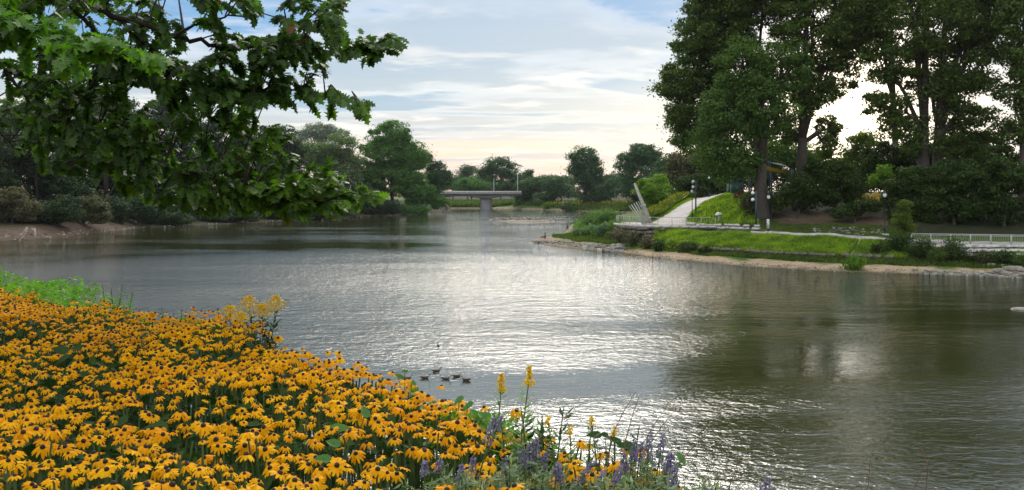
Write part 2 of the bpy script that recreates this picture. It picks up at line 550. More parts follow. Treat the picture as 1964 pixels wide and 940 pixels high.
LT = [loft(LEFT), loft(FAR), loft(RIGHT)]


def z_loft(L, u, Y):
    ks, A = L
    px = 982.0 + F * u
    out = np.full(np.shape(Y), -2.0)
    ok = (px >= ks[0]) & (px <= ks[-1])
    i = np.clip(np.searchsorted(ks, px) - 1, 0, len(ks) - 2)
    t = np.clip((px - ks[i]) / (ks[i + 1] - ks[i]), 0, 1)[..., None, None]
    P = A[i] * (1 - t) + A[i + 1] * t                    # (..., m, 2)
    res = np.full(np.shape(Y), -2.0)
    m = P.shape[-2]
    for k in range(m - 1):
        y0, z0 = P[..., k, 0], P[..., k, 1]; y1, z1 = P[..., k + 1, 0], P[..., k + 1, 1]
        s = (Y >= y0) & (Y <= y1)
        tt = (Y - y0) / np.maximum(y1 - y0, 1e-6)
        res = np.where(s, z0 + (z1 - z0) * tt, res)
    yl = P[..., -1, 0]; zl = P[..., -1, 1]
    y0 = P[..., 0, 0]
    # slopes that run on under the water at both ends
    res = np.where(Y < y0, np.maximum(-2.0, -(y0 - Y) * .25), res)
    res = np.where(Y > yl, np.where(zl > .5, zl, np.maximum(-2.0, -(Y - yl) * .12)), res)
    return np.where(ok, res, -2.0)


def terr(X, Y, rough=True):
    X = np.asarray(X, float); Y = np.asarray(Y, float)
    u = X / Y
    z = np.maximum(np.maximum(z_loft(LT[0], u, Y), z_loft(LT[1], u, Y)), z_loft(LT[2], u, Y))
    # gravel island lying off the point
    px = 982 + F * u
    isl = 0.42 * (1 - np.clip(((px - 1012) / 76.0) ** 2 + ((Y - 268) / 20.0) ** 2, 0, 3))
    z = np.maximum(z, np.where(isl > -.8, isl, -2.0))
    if rough:
        w = np.clip(z / .6, 0, 1)
        z = z + w * (.10 * np.sin(X * .9 + Y * .31) * np.sin(Y * .7 - X * .2) + .05 * np.sin(X * 2.3 + 1) * np.sin(Y * 1.9))
    return z


def tz(x, y):
    return float(terr(np.array([x]), np.array([y]))[0])


def path_mask(px, Y):
    return np.zeros_like(px)


def build_terrain():
    uc = np.concatenate([np.linspace(-1500, -60, 30)[:-1], np.linspace(-60, 2040, 420), np.linspace(2040, 3300, 26)[1:]])
    Yr = np.concatenate([np.linspace(60, 80, 8)[:-1], np.linspace(80, 175, 190)[:-1], np.linspace(175, 300, 90)[:-1], np.linspace(300, 560, 80)[:-1], np.geomspace(560, 2500, 24)])
    U, Y = np.meshgrid((uc - 982) / F, Yr)
    X = U * Y
    Z = terr(X, Y)
    V = np.stack([X, Y, Z], -1).reshape(-1, 3)
    r, c = X.shape
    i = (np.arange(r - 1)[:, None] * c + np.arange(c - 1)[None]).reshape(-1)
    me = np_mesh('ground', V, np.stack([i, i + 1, i + c + 1, i + c], -1), M['ground'], smooth=True)
    px = 982 + F * U
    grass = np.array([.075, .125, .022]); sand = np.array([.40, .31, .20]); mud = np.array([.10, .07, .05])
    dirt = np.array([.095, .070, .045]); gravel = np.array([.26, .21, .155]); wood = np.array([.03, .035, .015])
    C = np.tile(grass, (r, c, 1))

    def put(mask, col):
        m = np.clip(mask, 0, 1)[..., None]
        C[:] = C * (1 - m) + col * m
    sm = lambda a, b, x: np.clip((x - a) / (b - a), 0, 1)
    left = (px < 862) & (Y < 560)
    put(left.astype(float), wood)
    put(left * (1 - sm(1.7, 2.3, Z)) * (1 - .75 * sm(225, 275, px)), mud)
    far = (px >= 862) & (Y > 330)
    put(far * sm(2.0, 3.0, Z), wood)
    put(far * (1 - sm(.4, .9, Z)), gravel)
    R = (px > 1010) & (Y < 330)
    wob = .12 * np.sin(X * .7) + .1 * np.sin(X * 1.9 + 1)
    put(R * (px > 1185) * (1 - sm(.42 + wob, .62 + wob, Z)), sand)
    put(R * (px <= 1185) * (1 - sm(.55, .9, Z)), gravel)
    put(R * (px > 1420) * sm(2.95, 3.4, Z) * (Y > 101 - (px - 1600) * .02), dirt)
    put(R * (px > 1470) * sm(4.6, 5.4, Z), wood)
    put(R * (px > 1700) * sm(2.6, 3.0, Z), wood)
    put(((px > 920) & (px < 1100) & (Y > 240) & (Y < 300)).astype(float), gravel)
    put(R * (1 - sm(.06, .16, Z + .05 * np.sin(X * 2.7))) * .75, sand * .35)
    put(1 - sm(-.06, .06, Z), mud * .5)
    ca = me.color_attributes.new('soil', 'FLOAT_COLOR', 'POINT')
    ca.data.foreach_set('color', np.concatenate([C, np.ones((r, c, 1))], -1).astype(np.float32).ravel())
    tag(link('ground', me), 'river banks of grass, pale sand and bare soil across the water', kind='structure')


def build_water():
    me = np_mesh('river', [(-3900, -60, 0), (3900, -60, 0), (3900, 2600, 0), (-3900, 2600, 0)], np.array([[0, 1, 2, 3]]), M['water'])
    tag(link('river', me), 'wide rippled river reflecting cloudy sky and dark trees', kind='structure')


# near bank: edge of the flower bed in plan
EDGE_PX = [(-900, 500, 12.5), (-300, 525, 10.3), (0, 545, 8.9), (100, 570, 7.8), (250, 600, 6.8), (400, 612, 6.4), (500, 640, 5.75), (600, 680, 5.0),
           (700, 710, 4.6), (800, 735, 4.25), (870, 762, 3.95), (930, 800, 3.6), (1050, 830, 3.35), (1200, 880, 3.05), (1330, 925, 2.78), (1420, 960, 2.6)]
EDGE = np.array([(px2(x, Y), Y) for x, y, Y in EDGE_PX] + [(1.2, 2.2), (2.2, 1.6), (6, 0.2), (14, -2.5), (40, -8)])
EDGE = EDGE[np.argsort(EDGE[:, 0])]


def bank_s(X, Y):
    """metres the point lies inland of the edge (towards the eye), negative over the river"""
    ye = np.interp(X, EDGE[:, 0], EDGE[:, 1])
    xs = np.asarray(X)
    sl = (np.interp(xs + .1, EDGE[:, 0], EDGE[:, 1]) - np.interp(xs - .1, EDGE[:, 0], EDGE[:, 1])) / .2
    return (ye - Y) / np.sqrt(1 + sl ** 2)


def bank_z(X, Y):
    s = bank_s(X, Y)
    top = H - 1.52 + .04 * np.sin(X * 2.1) * np.sin(Y * 1.7)
    drop = np.where(s < .25, (0.25 - s) * .95, 0.0)
    return np.maximum(top - drop, -1.0)


def build_near_bank():
    xs = np.concatenate([np.linspace(-42, -10, 40)[:-1], np.linspace(-10, 4, 110)[:-1], np.linspace(4, 30, 40)])
    ys = np.concatenate([np.linspace(-30, 0, 20)[:-1], np.linspace(0, 14, 110)[:-1], np.linspace(14, 40, 40)])
    X, Y = np.meshgrid(xs, ys)
    Z = bank_z(X, Y)
    V = np.stack([X, Y, Z], -1).reshape(-1, 3)
    r, c = X.shape
    i = (np.arange(r - 1)[:, None] * c + np.arange(c - 1)[None]).reshape(-1)
    me = np_mesh('river_bank', V, np.stack([i, i + 1, i + c + 1, i + c], -1), M['soil'], smooth=True)
    tag(link('river_bank', me), 'dark earth bank under the flower bed, falling to the river', kind='structure')


build_terrain()
build_water()
build_near_bank()


def strip(name, pts, mat, lift=.05, thick=.12, cross=5):
    """paved strip laid on the terrain: pts = (xl, yl, xr, yr) edge pairs"""
    P = np.array(pts, float)
    t = np.linspace(0, len(P) - 1, (len(P) - 1) * 8 + 1)
    Q = np.stack([np.interp(t, np.arange(len(P)), P[:, k]) for k in range(4)], -1)
    w = np.linspace(0, 1, cross)[None]
    X = Q[:, 0, None] * (1 - w) + Q[:, 2, None] * w
    Y = Q[:, 1, None] * (1 - w) + Q[:, 3, None] * w
    Z = terr(X, Y)
    Z = np.repeat(Z.mean(1, keepdims=True) * .5, cross, 1) + Z * .5
    Z = np.maximum(Z, terr(X, Y) + lift)
    # skirts
    X = np.concatenate([X[:, :1], X, X[:, -1:]], 1); Y = np.concatenate([Y[:, :1], Y, Y[:, -1:]], 1)
    Z = np.concatenate([Z[:, :1] - thick - lift * 2, Z, Z[:, -1:] - thick - lift * 2], 1)
    r, c = X.shape
    i = (np.arange(r - 1)[:, None] * c + np.arange(c - 1)[None]).reshape(-1)
    me = np_mesh(name, np.stack([X, Y, Z], -1).reshape(-1, 3), np.stack([i, i + 1, i + c + 1, i + c], -1), mat)
    return link(name, me)


def pp(x, Y):
    return (px2(x, Y), Y)


# the broad path that climbs from the plaza, and the narrow one along the shore
hp = []
for xl, Yl, xr, Yr in [(1236, 130, 1322, 129), (1262, 140, 1330, 139), (1283, 150, 1340, 147), (1308, 163, 1358, 157), (1334, 178, 1380, 170), (1352, 195, 1394, 188), (1372, 225, 1405, 218), (1395, 260, 1420, 252)]:
    hp.append((*pp(xl, Yl), *pp(xr, Yr)))
tag(strip('hill_path', hp, M['paving'], lift=.10), 'pale concrete path climbing the green slope', kind='structure')
lp = []
for x, Yn, Yf in [(1440, 107.6, 110.6), (1500, 104.0, 106.6), (1560, 100.9, 103.2), (1620, 97.9, 100.6), (1700, 94.9, 97.6), (1760, 93.9, 96.6), (1850, 92.6, 96.3), (1964, 90.6, 94.6), (2200, 88, 92)]:
    lp.append((*pp(x, Yn), *pp(x, Yf)))
tag(strip('shore_path', lp, M['paving'], lift=.14), 'narrow pale path running above the grassy bank', kind='structure')
# worn earth track across the grass
tr = []
for xl, xr, Y in [(1620, 1632, 91.3), (1630, 1641, 92.3), (1640, 1646, 93.6), (1645, 1650, 94.8), (1648, 1653, 96.0)]:
    tr.append((*pp(xl, Y), *pp(xr, Y + .2)))
M['track'] = mat_solid('trodden_earth', (.42, .32, .22), .95, var=.15, scale=3)
tag(strip('worn_track', tr, M['track'], lift=.08), 'short trodden earth track crossing the grass', kind='structure')

# ------------------------------------------------------------------ trees
def lobes_for(ells, Yb, lobe_r, dens=1.0):
    """ells: ellipses (cx, cy, rx, ry) read at distance Y; returns lobes (centre, radii)"""
    out = []
    for e in ells:
        cx, cy, rx, ry = e[:4]
        Y = Yb + (e[4] if len(e) > 4 else 0)
        c = np.array([px2(cx, Y), Y, pz2(cy, Y)])
        R = np.array([rx / F * Y, max(rx / F * Y, ry / F * Y * .6) * .85, ry / F * Y])
        n = max(5, int(dens * 1.75 * (R[0] * R[2] * 4) / (lobe_r ** 2 * 2.2)))
        d = unit(rng.normal(size=(n, 3)))
        rr = rng.uniform(.25, 1, n) ** .45
        P = c + d * R * (rr[:, None]) * (1 - lobe_r / max(R.max() * 1.6, lobe_r * 2))
        for p in P:
            s = lobe_r * rng.uniform(.45, 1.25)
            out.append((p, np.array([s * rng.uniform(.9, 1.5), s * rng.uniform(.9, 1.5), s * rng.uniform(.55, .85)]), c, R))
    return out


def foliage(lobes, leaf, per, shell=.55, lit=None):
    Ps = []; Ns = []; Ss = []
    for p, r, c, R in lobes:
        n = per
        d = unit(rng.normal(size=(n, 3)))
        rad = rng.uniform(shell, 1.0, n) ** .7
        rad *= 1 + .38 * np.abs(rng.normal(size=n)) * (rng.random(n) < .4)
        q = p + d * rad[:, None] * r
        Ps.append(q)
        Ns.append(d * .7 + rng.normal(size=(n, 3)) * .55 + np.array([0, 0, .25]))
        Ss.append(leaf * rng.uniform(.6, 1.4, n))
    return np.vstack(Ps), np.vstack(Ns), np.concatenate(Ss)


def tree(name, label, base, ells, leaf_mat, Yb, lobe_r, leaf, per, trunk_r=.4, group=None, cat='tree', bark='bark', split=.35, trunks=1, limb_r=.36, twigs=True, dens=1.0, hang=0.0, seg=6):
    bx, bY = base
    bX = px2(bx, bY)
    bz = tz(bX, bY) - .3
    root = empty(name, (bX, bY, bz))
    tag(root, label, cat, group)
    off = np.array([bX, bY, bz])
    lobes = lobes_for(ells, Yb, lobe_r, dens)
    P, Nn, S = foliage(lobes, leaf * 1.12, int(per * 1.1))
    if hang:
        P[:, 2] -= rng.random(len(P)) ** 2 * hang
    keep = P[:, 2] > bz + .2
    P, Nn, S = P[keep], Nn[keep], S[keep]
    V, Fq = leaf_arrays(P - off, Nn, S)
    cr = link('crown', np_mesh('crown', V, Fq, M[leaf_mat]), root)
    tag(cr, kind='stuff')
    # trunk and limbs
    mb = MB()
    cs = np.array([l[0] for l in lobes])
    top = cs.mean(0)
    h = (cs[:, 2].min() - bz)
    fork_z = bz + max(.6, (top[2] - bz) * split)
    tops = []
    for k in range(trunks):
        dx = (k - (trunks - 1) / 2) * trunk_r * 2.6
        f = np.array([bX + dx + (top[0] - bX) * .18, bY + (top[1] - bY) * .2, fork_z])
        b = np.array([bX + dx * .6, bY, bz])
        mid = (b + f) / 2 + np.array([rng.normal() * trunk_r * .3, 0, 0])
        mb.tube([b - off, b - off + [0, 0, .5 * trunk_r * 2], mid - off, f - off], [trunk_r * 1.5, trunk_r * 1.1, trunk_r * .95, trunk_r * .78], 10 if trunk_r > .4 else seg)
        tops.append(f)
        if trunk_r > .35:
            tp = np.array([f[0] + (top[0] - f[0]) * .5 + dx, f[1], cs[:, 2].max() - 1.0])
            m2_ = f * .5 + tp * .5 + rng.normal(size=3) * .4
            mb.tube([f - off - [0, 0, .1], m2_ - off, tp - off], [trunk_r * .78, trunk_r * .42, trunk_r * .08], 10)
    cents = {}
    for p, r, c, R in lobes:
        cents.setdefault(tuple(c), []).append(p)
    for c, ps in cents.items():
        c = np.array(c); ps = np.array(ps)
        f = tops[int(np.argmin([abs(t[0] - c[0]) for t in tops]))]
        # main limb to the middle of this part of the crown and on to its top
        tip = c + np.array([0, 0, (ps[:, 2].max() - c[2]) * .8])
        m1 = f * .55 + c * .45 + np.array([rng.normal() * .3, rng.normal() * .3, abs(f[2] - c[2]) * .08])
        if c[2] < f[2]:
            m1[2] = max(f[2], c[2]) + .5
        r0 = trunk_r * limb_r
        mb.tube(np.array([f - [0, 0, trunk_r], m1, c, tip]) - off, [r0, r0 * .75, r0 * .5, r0 * .12], seg)
        if twigs:
            path = np.array([f, m1, c, tip])
            for p in ps[:: 1 if len(ps) < 60 else 2]:
                t = rng.uniform(.35, .95) * 3
                i = min(int(t), 2)
                a = path[i] + (path[i + 1] - path[i]) * (t - i)
                L = np.linalg.norm(p - a)
                mm = (a + p) / 2 + rng.normal(size=3) * L * .08 + np.array([0, 0, L * .07])
                rr = min(r0 * .35, .02 * L + .015)
                mb.tube(np.array([a, mm, p]) - off, [rr, rr * .7, rr * .3], 4, cap=False)
    mb.obj('trunk', M[bark], root, smooth=True)
    return root


G_R = 'tall broadleaf trees on the right hill'
tree('tall_tree', 'tallest dark tree leaning out over the hill path, its left side open to the sky', (1462, 128),
     [(1405, 10, 95, 95), (1330, 135, 72, 75, 4), (1335, 240, 62, 62, 3), (1290, 165, 35, 40, 2), (1300, 215, 32, 30), (1470, -70, 130, 110), (1390, -90, 90, 90), (1375, 60, 85, 70), (1400, 190, 70, 70, 6)],
     'big', 128, 1.35, .36, 210, trunk_r=.75, group=G_R, split=.42, bark='bark')
tree('tall_tree', 'softer mid green tree before the tall dark one, thick trunk beside the shade sail', (1467, 118),
     [(1425, 125, 68, 62), (1455, 200, 78, 70), (1395, 225, 68, 65), (1370, 285, 42, 50), (1425, 305, 45, 45), (1500, 130, 60, 60), (1385, 335, 28, 22)],
     'big2', 118, 1.25, .32, 200, trunk_r=.85, group=G_R, split=.5, bark='bark')
tree('tall_tree', 'tall tree with a forked trunk between the shade sail and the gap of bright sky', (1533, 122),
     [(1560, 40, 100, 90), (1530, -60, 120, 80), (1600, 130, 52, 70), (1560, 180, 50, 55), (1510, 250, 42, 40, 3), (1592, 245, 30, 38), (1640, 40, 60, 70), (1590, 290, 25, 22)],
     'big', 122, 1.15, .34, 165, trunk_r=.75, group=G_R, split=.40, trunks=1, limb_r=.4, dens=.8)
tree('tall_tree', 'broad tree with two dark trunks standing right of the gap of bright sky', (1783, 118),
     [(1770, 40, 120, 80), (1740, -60, 130, 80), (1700, 120, 62, 60), (1850, 120, 80, 80), (1680, 195, 38, 34), (1738, 215, 40, 42), (1850, 215, 60, 50), (1790, 160, 60, 50), (1900, 40, 70, 80), (1880, -50, 90, 70), (1708, 238, 24, 40), (1755, 268, 38, 32), (1820, 280, 46, 30), (1880, 275, 44, 36)],
     'big', 118, 1.15, .34, 150, trunk_r=.8, group=G_R, split=.45, trunks=2, limb_r=.4, dens=.8)
tree('tall_tree', 'tree at the far right edge with a slim dark trunk', (1958, 112),
     [(1950, 60, 50, 85), (1945, 170, 42, 60), (1985, -20, 70, 60), (1940, 250, 36, 40), (2010, 120, 60, 90)],
     'big', 112, 1.1, .33, 150, trunk_r=.42, group=G_R, split=.5, dens=.85)
tree('tall_tree', 'dark tree top standing behind and between the forked tree and the double trunked tree', (1722, 150),
     [(1660, -50, 120, 70), (1660, 60, 55, 60), (1700, 20, 80, 60)],
     'big', 150, 1.5, .42, 150, trunk_r=.55, group=G_R, split=.5, dens=.85)

G_M = 'smaller trees and bushes on the right hill'
hill = [
    ('leafy_bush', 'dark wood closing the view behind the two thick trunks', (1500, 185), [(1440, 330, 60, 34), (1500, 320, 60, 44), (1560, 330, 60, 40), (1410, 345, 50, 20)], 'shrub', 185, 1.8, .45, 190, .3),
    ('leafy_bush', 'dark wood closing the view behind the straw coloured reeds', (1650, 175), [(1620, 335, 60, 30), (1680, 345, 60, 34), (1750, 335, 60, 40)], 'shrub', 175, 1.7, .45, 190, .3),
    ('leafy_bush', 'dark wood closing the view behind the right end of the handrail', (1880, 160), [(1820, 335, 70, 44), (1900, 335, 70, 44), (1980, 330, 60, 50)], 'shrub', 160, 1.7, .42, 190, .3),
    ('rounded_tree', 'rounded yellow green tree lit from behind, under the gap of bright sky', (1655, 135), [(1655, 285, 36, 38), (1640, 315, 45, 25)], 'yellowish', 135, .9, .3, 170, .3),
    ('leafy_bush', 'small pale green bush behind the hill path lamps', (1255, 190), [(1252, 360, 38, 34), (1262, 385, 34, 20)], 'bright', 188, 1.3, .4, 170, .3),
    ('willow', 'soft grey brown willow behind the top of the hill path', (1335, 200), [(1330, 318, 52, 44), (1305, 340, 38, 38), (1365, 335, 44, 40), (1335, 350, 60, 26)], 'brownish', 205, 1.6, .42, 260, .35),
    ('leafy_bush', 'dark bushy tree behind the lamps, below the grey brown willow', (1340, 195), [(1335, 355, 48, 24), (1375, 358, 40, 24), (1300, 370, 30, 14)], 'shrub', 198, 1.5, .4, 170, .3),
    ('leafy_bush', 'mid green tree behind the shade sail and the two thick trunks', (1500, 140), [(1490, 290, 60, 40), (1440, 320, 50, 30), (1560, 310, 35, 40), (1600, 330, 40, 30)], 'big2', 142, 1.3, .34, 150, .3),
    ('leafy_bush', 'dark dense bush right of the shade sail posts', (1530, 116), [(1532, 362, 44, 34), (1500, 385, 24, 26), (1570, 375, 40, 30)], 'shrub', 117, .9, .27, 200, .2),
    ('leafy_bush', 'broad dark green bush left of the straw coloured reeds', (1602, 118), [(1605, 345, 48, 44), (1580, 325, 34, 26), (1632, 375, 30, 26)], 'shrub', 118, .95, .27, 200, .2),
    ('leafy_bush', 'dark leafy mass behind the young bright tree', (1710, 128), [(1700, 300, 60, 36), (1750, 300, 55, 40), (1690, 330, 55, 30), (1740, 345, 60, 30)], 'shrub', 128, 1.1, .3, 200, .3),
    ('leafy_bush', 'dark tree left of the handrail with low spreading foliage', (1745, 108), [(1740, 345, 45, 30), (1722, 380, 34, 30), (1765, 385, 46, 34), (1745, 415, 45, 20)], 'shrub', 108, .8, .25, 200, .18),
    ('leafy_bush', 'wide dark bush above the first half of the handrail', (1830, 106), [(1830, 340, 60, 34), (1800, 380, 44, 32), (1850, 392, 58, 32), (1820, 415, 55, 16)], 'shrub', 107, .85, .26, 200, .2),
    ('leafy_bush', 'dark bush above the right end of the handrail', (1925, 104), [(1920, 335, 55, 36), (1905, 380, 46, 30), (1950, 400, 55, 32), (1990, 350, 50, 50)], 'shrub', 105, .85, .26, 200, .2),
    ('leafy_bush', 'tall dark tree mass below the crown of the double trunked tree', (1850, 124), [(1850, 290, 60, 36), (1790, 310, 50, 34), (1910, 300, 50, 34)], 'shrub', 124, 1.0, .3, 170, .3),
    ('young_tree', 'young bright green tree above the straw coloured reeds', (1695, 112), [(1690, 338, 20, 13), (1710, 350, 18, 15), (1678, 347, 16, 10), (1697, 325, 12, 8)], 'bright', 112, .55, .26, 85, .07),
    ('sapling', 'slender yellow green sapling growing left of the handrail', (1733, 95), [(1735, 395, 14, 16), (1730, 420, 18, 20), (1738, 440, 20, 14)], 'yellowish', 95, .42, .16, 120, .05),
    ('leafy_bush', 'low brown green bush on the bare slope behind the lamp', (1640, 108), [(1640, 400, 36, 16), (1672, 395, 26, 14), (1612, 410, 22, 10)], 'shrub', 109, .6, .22, 160, .1),
]
for nm, lab, base, ells, mt, Yb, lr, lf, per, trr in hill:
    tree(nm, lab, base, ells, mt, Yb, lr, lf, per, trunk_r=trr, group=G_M, cat='tree' if 'tree' in nm or nm in ('willow', 'sapling') else 'bush', split=.4, dens=1.0, twigs=trr < .09 or nm == 'rounded_tree', seg=5)

G_B = 'trees on the far bank around the bridge'
for lab, base, ells, mt, Yb, lr, lf, per in [
    ('airy tree standing alone right of the bridge, open crown against the peach sky', (1120, 425), [(1117, 305, 34, 26), (1122, 335, 36, 26), (1105, 325, 20, 16), (1143, 320, 12, 20), (1122, 365, 34, 24)], 'far', 425, 2.2, .62, 130),
    ('full crowned tree beside the tall right hand trees, just left of them', (1225, 385), [(1235, 295, 32, 28), (1205, 312, 26, 26), (1228, 335, 44, 30), (1250, 300, 26, 26), (1225, 365, 46, 24)], 'far', 385, 2.2, .6, 150),
    ('large dome shaped tree directly behind the bridge deck', (960, 560), [(960, 322, 34, 22), (940, 335, 26, 18), (978, 340, 26, 16), (955, 358, 44, 14)], 'far', 560, 3.2, .85, 150),
    ('small round dark tree behind the left part of the bridge', (897, 640), [(897, 328, 19, 12), (890, 345, 26, 14)], 'far', 640, 3.0, .9, 130),
    ('pale green bushy tree just above the left end of the bridge deck', (905, 540), [(905, 352, 26, 12), (885, 358, 22, 10), (925, 356, 18, 8)], 'leftlit', 540, 2.6, .8, 130),
    ('low distant tree right of the dome shaped tree', (1018, 640), [(1018, 334, 17, 8), (1008, 345, 24, 12)], 'far', 640, 3.0, .9, 110),
    ('dark bushy tree at the right end of the bridge', (1010, 480), [(1018, 362, 32, 22), (1040, 350, 22, 16), (1003, 378, 24, 16)], 'far', 480, 2.4, .7, 150),
    ('dark rounded tree between the bridge end and the airy tree', (1060, 455), [(1062, 355, 26, 20), (1078, 368, 26, 16), (1050, 375, 26, 14)], 'far', 455, 2.3, .7, 150),
    ('low bank of dark trees below the airy tree', (1165, 420), [(1165, 366, 30, 18), (1185, 355, 22, 20), (1150, 380, 24, 12)], 'far', 420, 2.2, .65, 150),
    ('distant line of tree tops between the dome shaped tree and the airy tree', (1085, 900), [(1075, 346, 22, 8), (1100, 344, 18, 7), (1050, 346, 16, 7), (1155, 350, 24, 12), (1190, 352, 24, 10)], 'far', 900, 4.0, 1.3, 80),
    ('broad dark tree filling the view between the airy tree and the full crowned tree', (1172, 440), [(1160, 352, 26, 20), (1180, 345, 22, 20), (1145, 362, 24, 16)], 'far', 440, 2.3, .65, 150),
    ('wide dark tree just left of the airy tree', (1080, 470), [(1080, 352, 28, 16), (1055, 348, 24, 14), (1035, 352, 22, 14)], 'far', 470, 2.3, .7, 150),
    ('dark tree closing the gap right of the full crowned tree', (1268, 330), [(1272, 335, 26, 30), (1262, 360, 28, 22), (1285, 315, 20, 24)], 'far', 330, 1.9, .55, 160),
    ('dark tree between the dome shaped tree and the small round one', (925, 600), [(922, 346, 22, 14), (905, 350, 20, 12), (940, 350, 24, 12)], 'far', 600, 2.8, .85, 150),
    ('dense low trees directly behind the bridge parapet', (940, 590), [(880, 362, 24, 12), (915, 360, 26, 12), (950, 362, 26, 10), (985, 360, 26, 14), (1010, 362, 20, 12)], 'far', 590, 2.8, .85, 150),
    ('distant tree tops behind the left end of the bridge', (870, 620), [(868, 350, 22, 14), (880, 362, 20, 10), (850, 352, 20, 18)], 'far', 620, 3.0, .9, 120),
]:
    tree('bank_tree', lab, base, ells, mt, Yb, lr, lf, per, trunk_r=.45, group=G_B, split=.3, seg=4, twigs=('airy' in lab or 'full' in lab), dens=1.3)

G_L = 'trees lining the left bank'
for lab, base, ells, mt, Yb, lr, lf, per, tr_ in [
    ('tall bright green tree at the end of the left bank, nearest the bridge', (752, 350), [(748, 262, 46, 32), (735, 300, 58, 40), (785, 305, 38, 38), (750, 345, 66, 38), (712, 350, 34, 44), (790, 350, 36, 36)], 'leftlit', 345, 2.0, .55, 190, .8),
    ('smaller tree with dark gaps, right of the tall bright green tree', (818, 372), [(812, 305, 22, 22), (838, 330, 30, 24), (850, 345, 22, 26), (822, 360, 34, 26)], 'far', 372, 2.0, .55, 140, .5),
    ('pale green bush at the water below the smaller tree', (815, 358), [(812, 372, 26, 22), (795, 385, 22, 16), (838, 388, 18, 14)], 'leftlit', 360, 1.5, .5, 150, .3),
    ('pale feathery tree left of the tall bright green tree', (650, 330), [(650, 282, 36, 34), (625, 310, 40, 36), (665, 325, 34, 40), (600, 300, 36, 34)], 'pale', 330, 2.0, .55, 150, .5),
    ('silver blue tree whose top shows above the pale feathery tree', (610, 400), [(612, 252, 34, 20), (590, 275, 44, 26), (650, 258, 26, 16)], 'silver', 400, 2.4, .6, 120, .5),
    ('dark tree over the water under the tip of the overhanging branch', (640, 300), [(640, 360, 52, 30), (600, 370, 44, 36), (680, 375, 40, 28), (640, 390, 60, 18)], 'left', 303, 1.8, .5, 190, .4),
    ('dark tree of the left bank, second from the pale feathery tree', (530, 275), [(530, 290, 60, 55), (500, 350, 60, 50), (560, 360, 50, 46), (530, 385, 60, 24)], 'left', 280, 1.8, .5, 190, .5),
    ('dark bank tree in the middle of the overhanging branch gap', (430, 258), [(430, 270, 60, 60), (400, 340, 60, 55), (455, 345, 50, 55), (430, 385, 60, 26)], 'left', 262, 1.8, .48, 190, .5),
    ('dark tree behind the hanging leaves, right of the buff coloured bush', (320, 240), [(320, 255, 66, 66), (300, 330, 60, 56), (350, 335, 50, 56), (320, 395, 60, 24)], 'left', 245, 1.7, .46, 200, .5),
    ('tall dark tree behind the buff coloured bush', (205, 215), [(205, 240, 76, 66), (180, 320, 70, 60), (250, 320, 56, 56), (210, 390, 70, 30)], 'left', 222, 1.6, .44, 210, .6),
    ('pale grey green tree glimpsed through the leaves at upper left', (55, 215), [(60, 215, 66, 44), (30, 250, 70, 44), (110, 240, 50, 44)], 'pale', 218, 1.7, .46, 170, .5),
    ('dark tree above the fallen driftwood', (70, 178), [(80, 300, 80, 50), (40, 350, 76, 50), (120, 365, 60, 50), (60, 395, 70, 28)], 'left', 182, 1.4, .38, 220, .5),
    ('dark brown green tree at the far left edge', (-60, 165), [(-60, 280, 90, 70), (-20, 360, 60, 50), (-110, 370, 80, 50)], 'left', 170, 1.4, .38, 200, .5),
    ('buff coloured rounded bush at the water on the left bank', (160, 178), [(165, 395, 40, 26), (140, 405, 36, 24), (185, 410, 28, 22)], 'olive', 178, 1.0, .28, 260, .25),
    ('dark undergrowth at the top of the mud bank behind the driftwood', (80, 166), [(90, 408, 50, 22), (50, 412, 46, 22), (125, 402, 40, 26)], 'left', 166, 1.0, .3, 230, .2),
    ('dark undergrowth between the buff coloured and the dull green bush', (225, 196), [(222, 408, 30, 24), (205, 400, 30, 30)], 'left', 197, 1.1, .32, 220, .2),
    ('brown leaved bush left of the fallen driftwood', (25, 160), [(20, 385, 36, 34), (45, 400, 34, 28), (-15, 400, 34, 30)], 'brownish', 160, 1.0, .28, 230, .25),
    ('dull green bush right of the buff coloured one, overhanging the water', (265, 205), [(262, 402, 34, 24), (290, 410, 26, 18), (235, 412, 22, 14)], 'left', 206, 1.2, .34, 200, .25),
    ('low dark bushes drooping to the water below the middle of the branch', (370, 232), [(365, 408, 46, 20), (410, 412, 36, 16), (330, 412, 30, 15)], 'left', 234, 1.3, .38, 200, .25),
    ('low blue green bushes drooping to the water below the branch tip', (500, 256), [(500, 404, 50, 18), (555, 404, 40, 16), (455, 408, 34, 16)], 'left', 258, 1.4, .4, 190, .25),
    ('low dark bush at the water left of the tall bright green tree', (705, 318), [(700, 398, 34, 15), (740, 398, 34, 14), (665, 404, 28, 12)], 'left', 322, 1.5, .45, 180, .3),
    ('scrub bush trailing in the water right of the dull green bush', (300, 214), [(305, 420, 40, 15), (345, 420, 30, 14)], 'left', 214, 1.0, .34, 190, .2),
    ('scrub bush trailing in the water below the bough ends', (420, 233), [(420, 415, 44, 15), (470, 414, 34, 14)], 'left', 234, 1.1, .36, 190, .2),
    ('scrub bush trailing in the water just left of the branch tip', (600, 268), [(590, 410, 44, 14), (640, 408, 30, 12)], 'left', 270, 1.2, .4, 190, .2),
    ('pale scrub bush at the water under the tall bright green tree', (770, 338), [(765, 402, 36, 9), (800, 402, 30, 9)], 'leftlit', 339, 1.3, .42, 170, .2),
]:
    tree('bank_bush' if 'bush' in lab else 'bank_tree', lab, base, ells, mt, Yb, lr, lf, per, trunk_r=tr_, group=G_L, cat='bush' if 'bush' in lab else 'tree', split=.35, seg=5, twigs=False, dens=1.35)


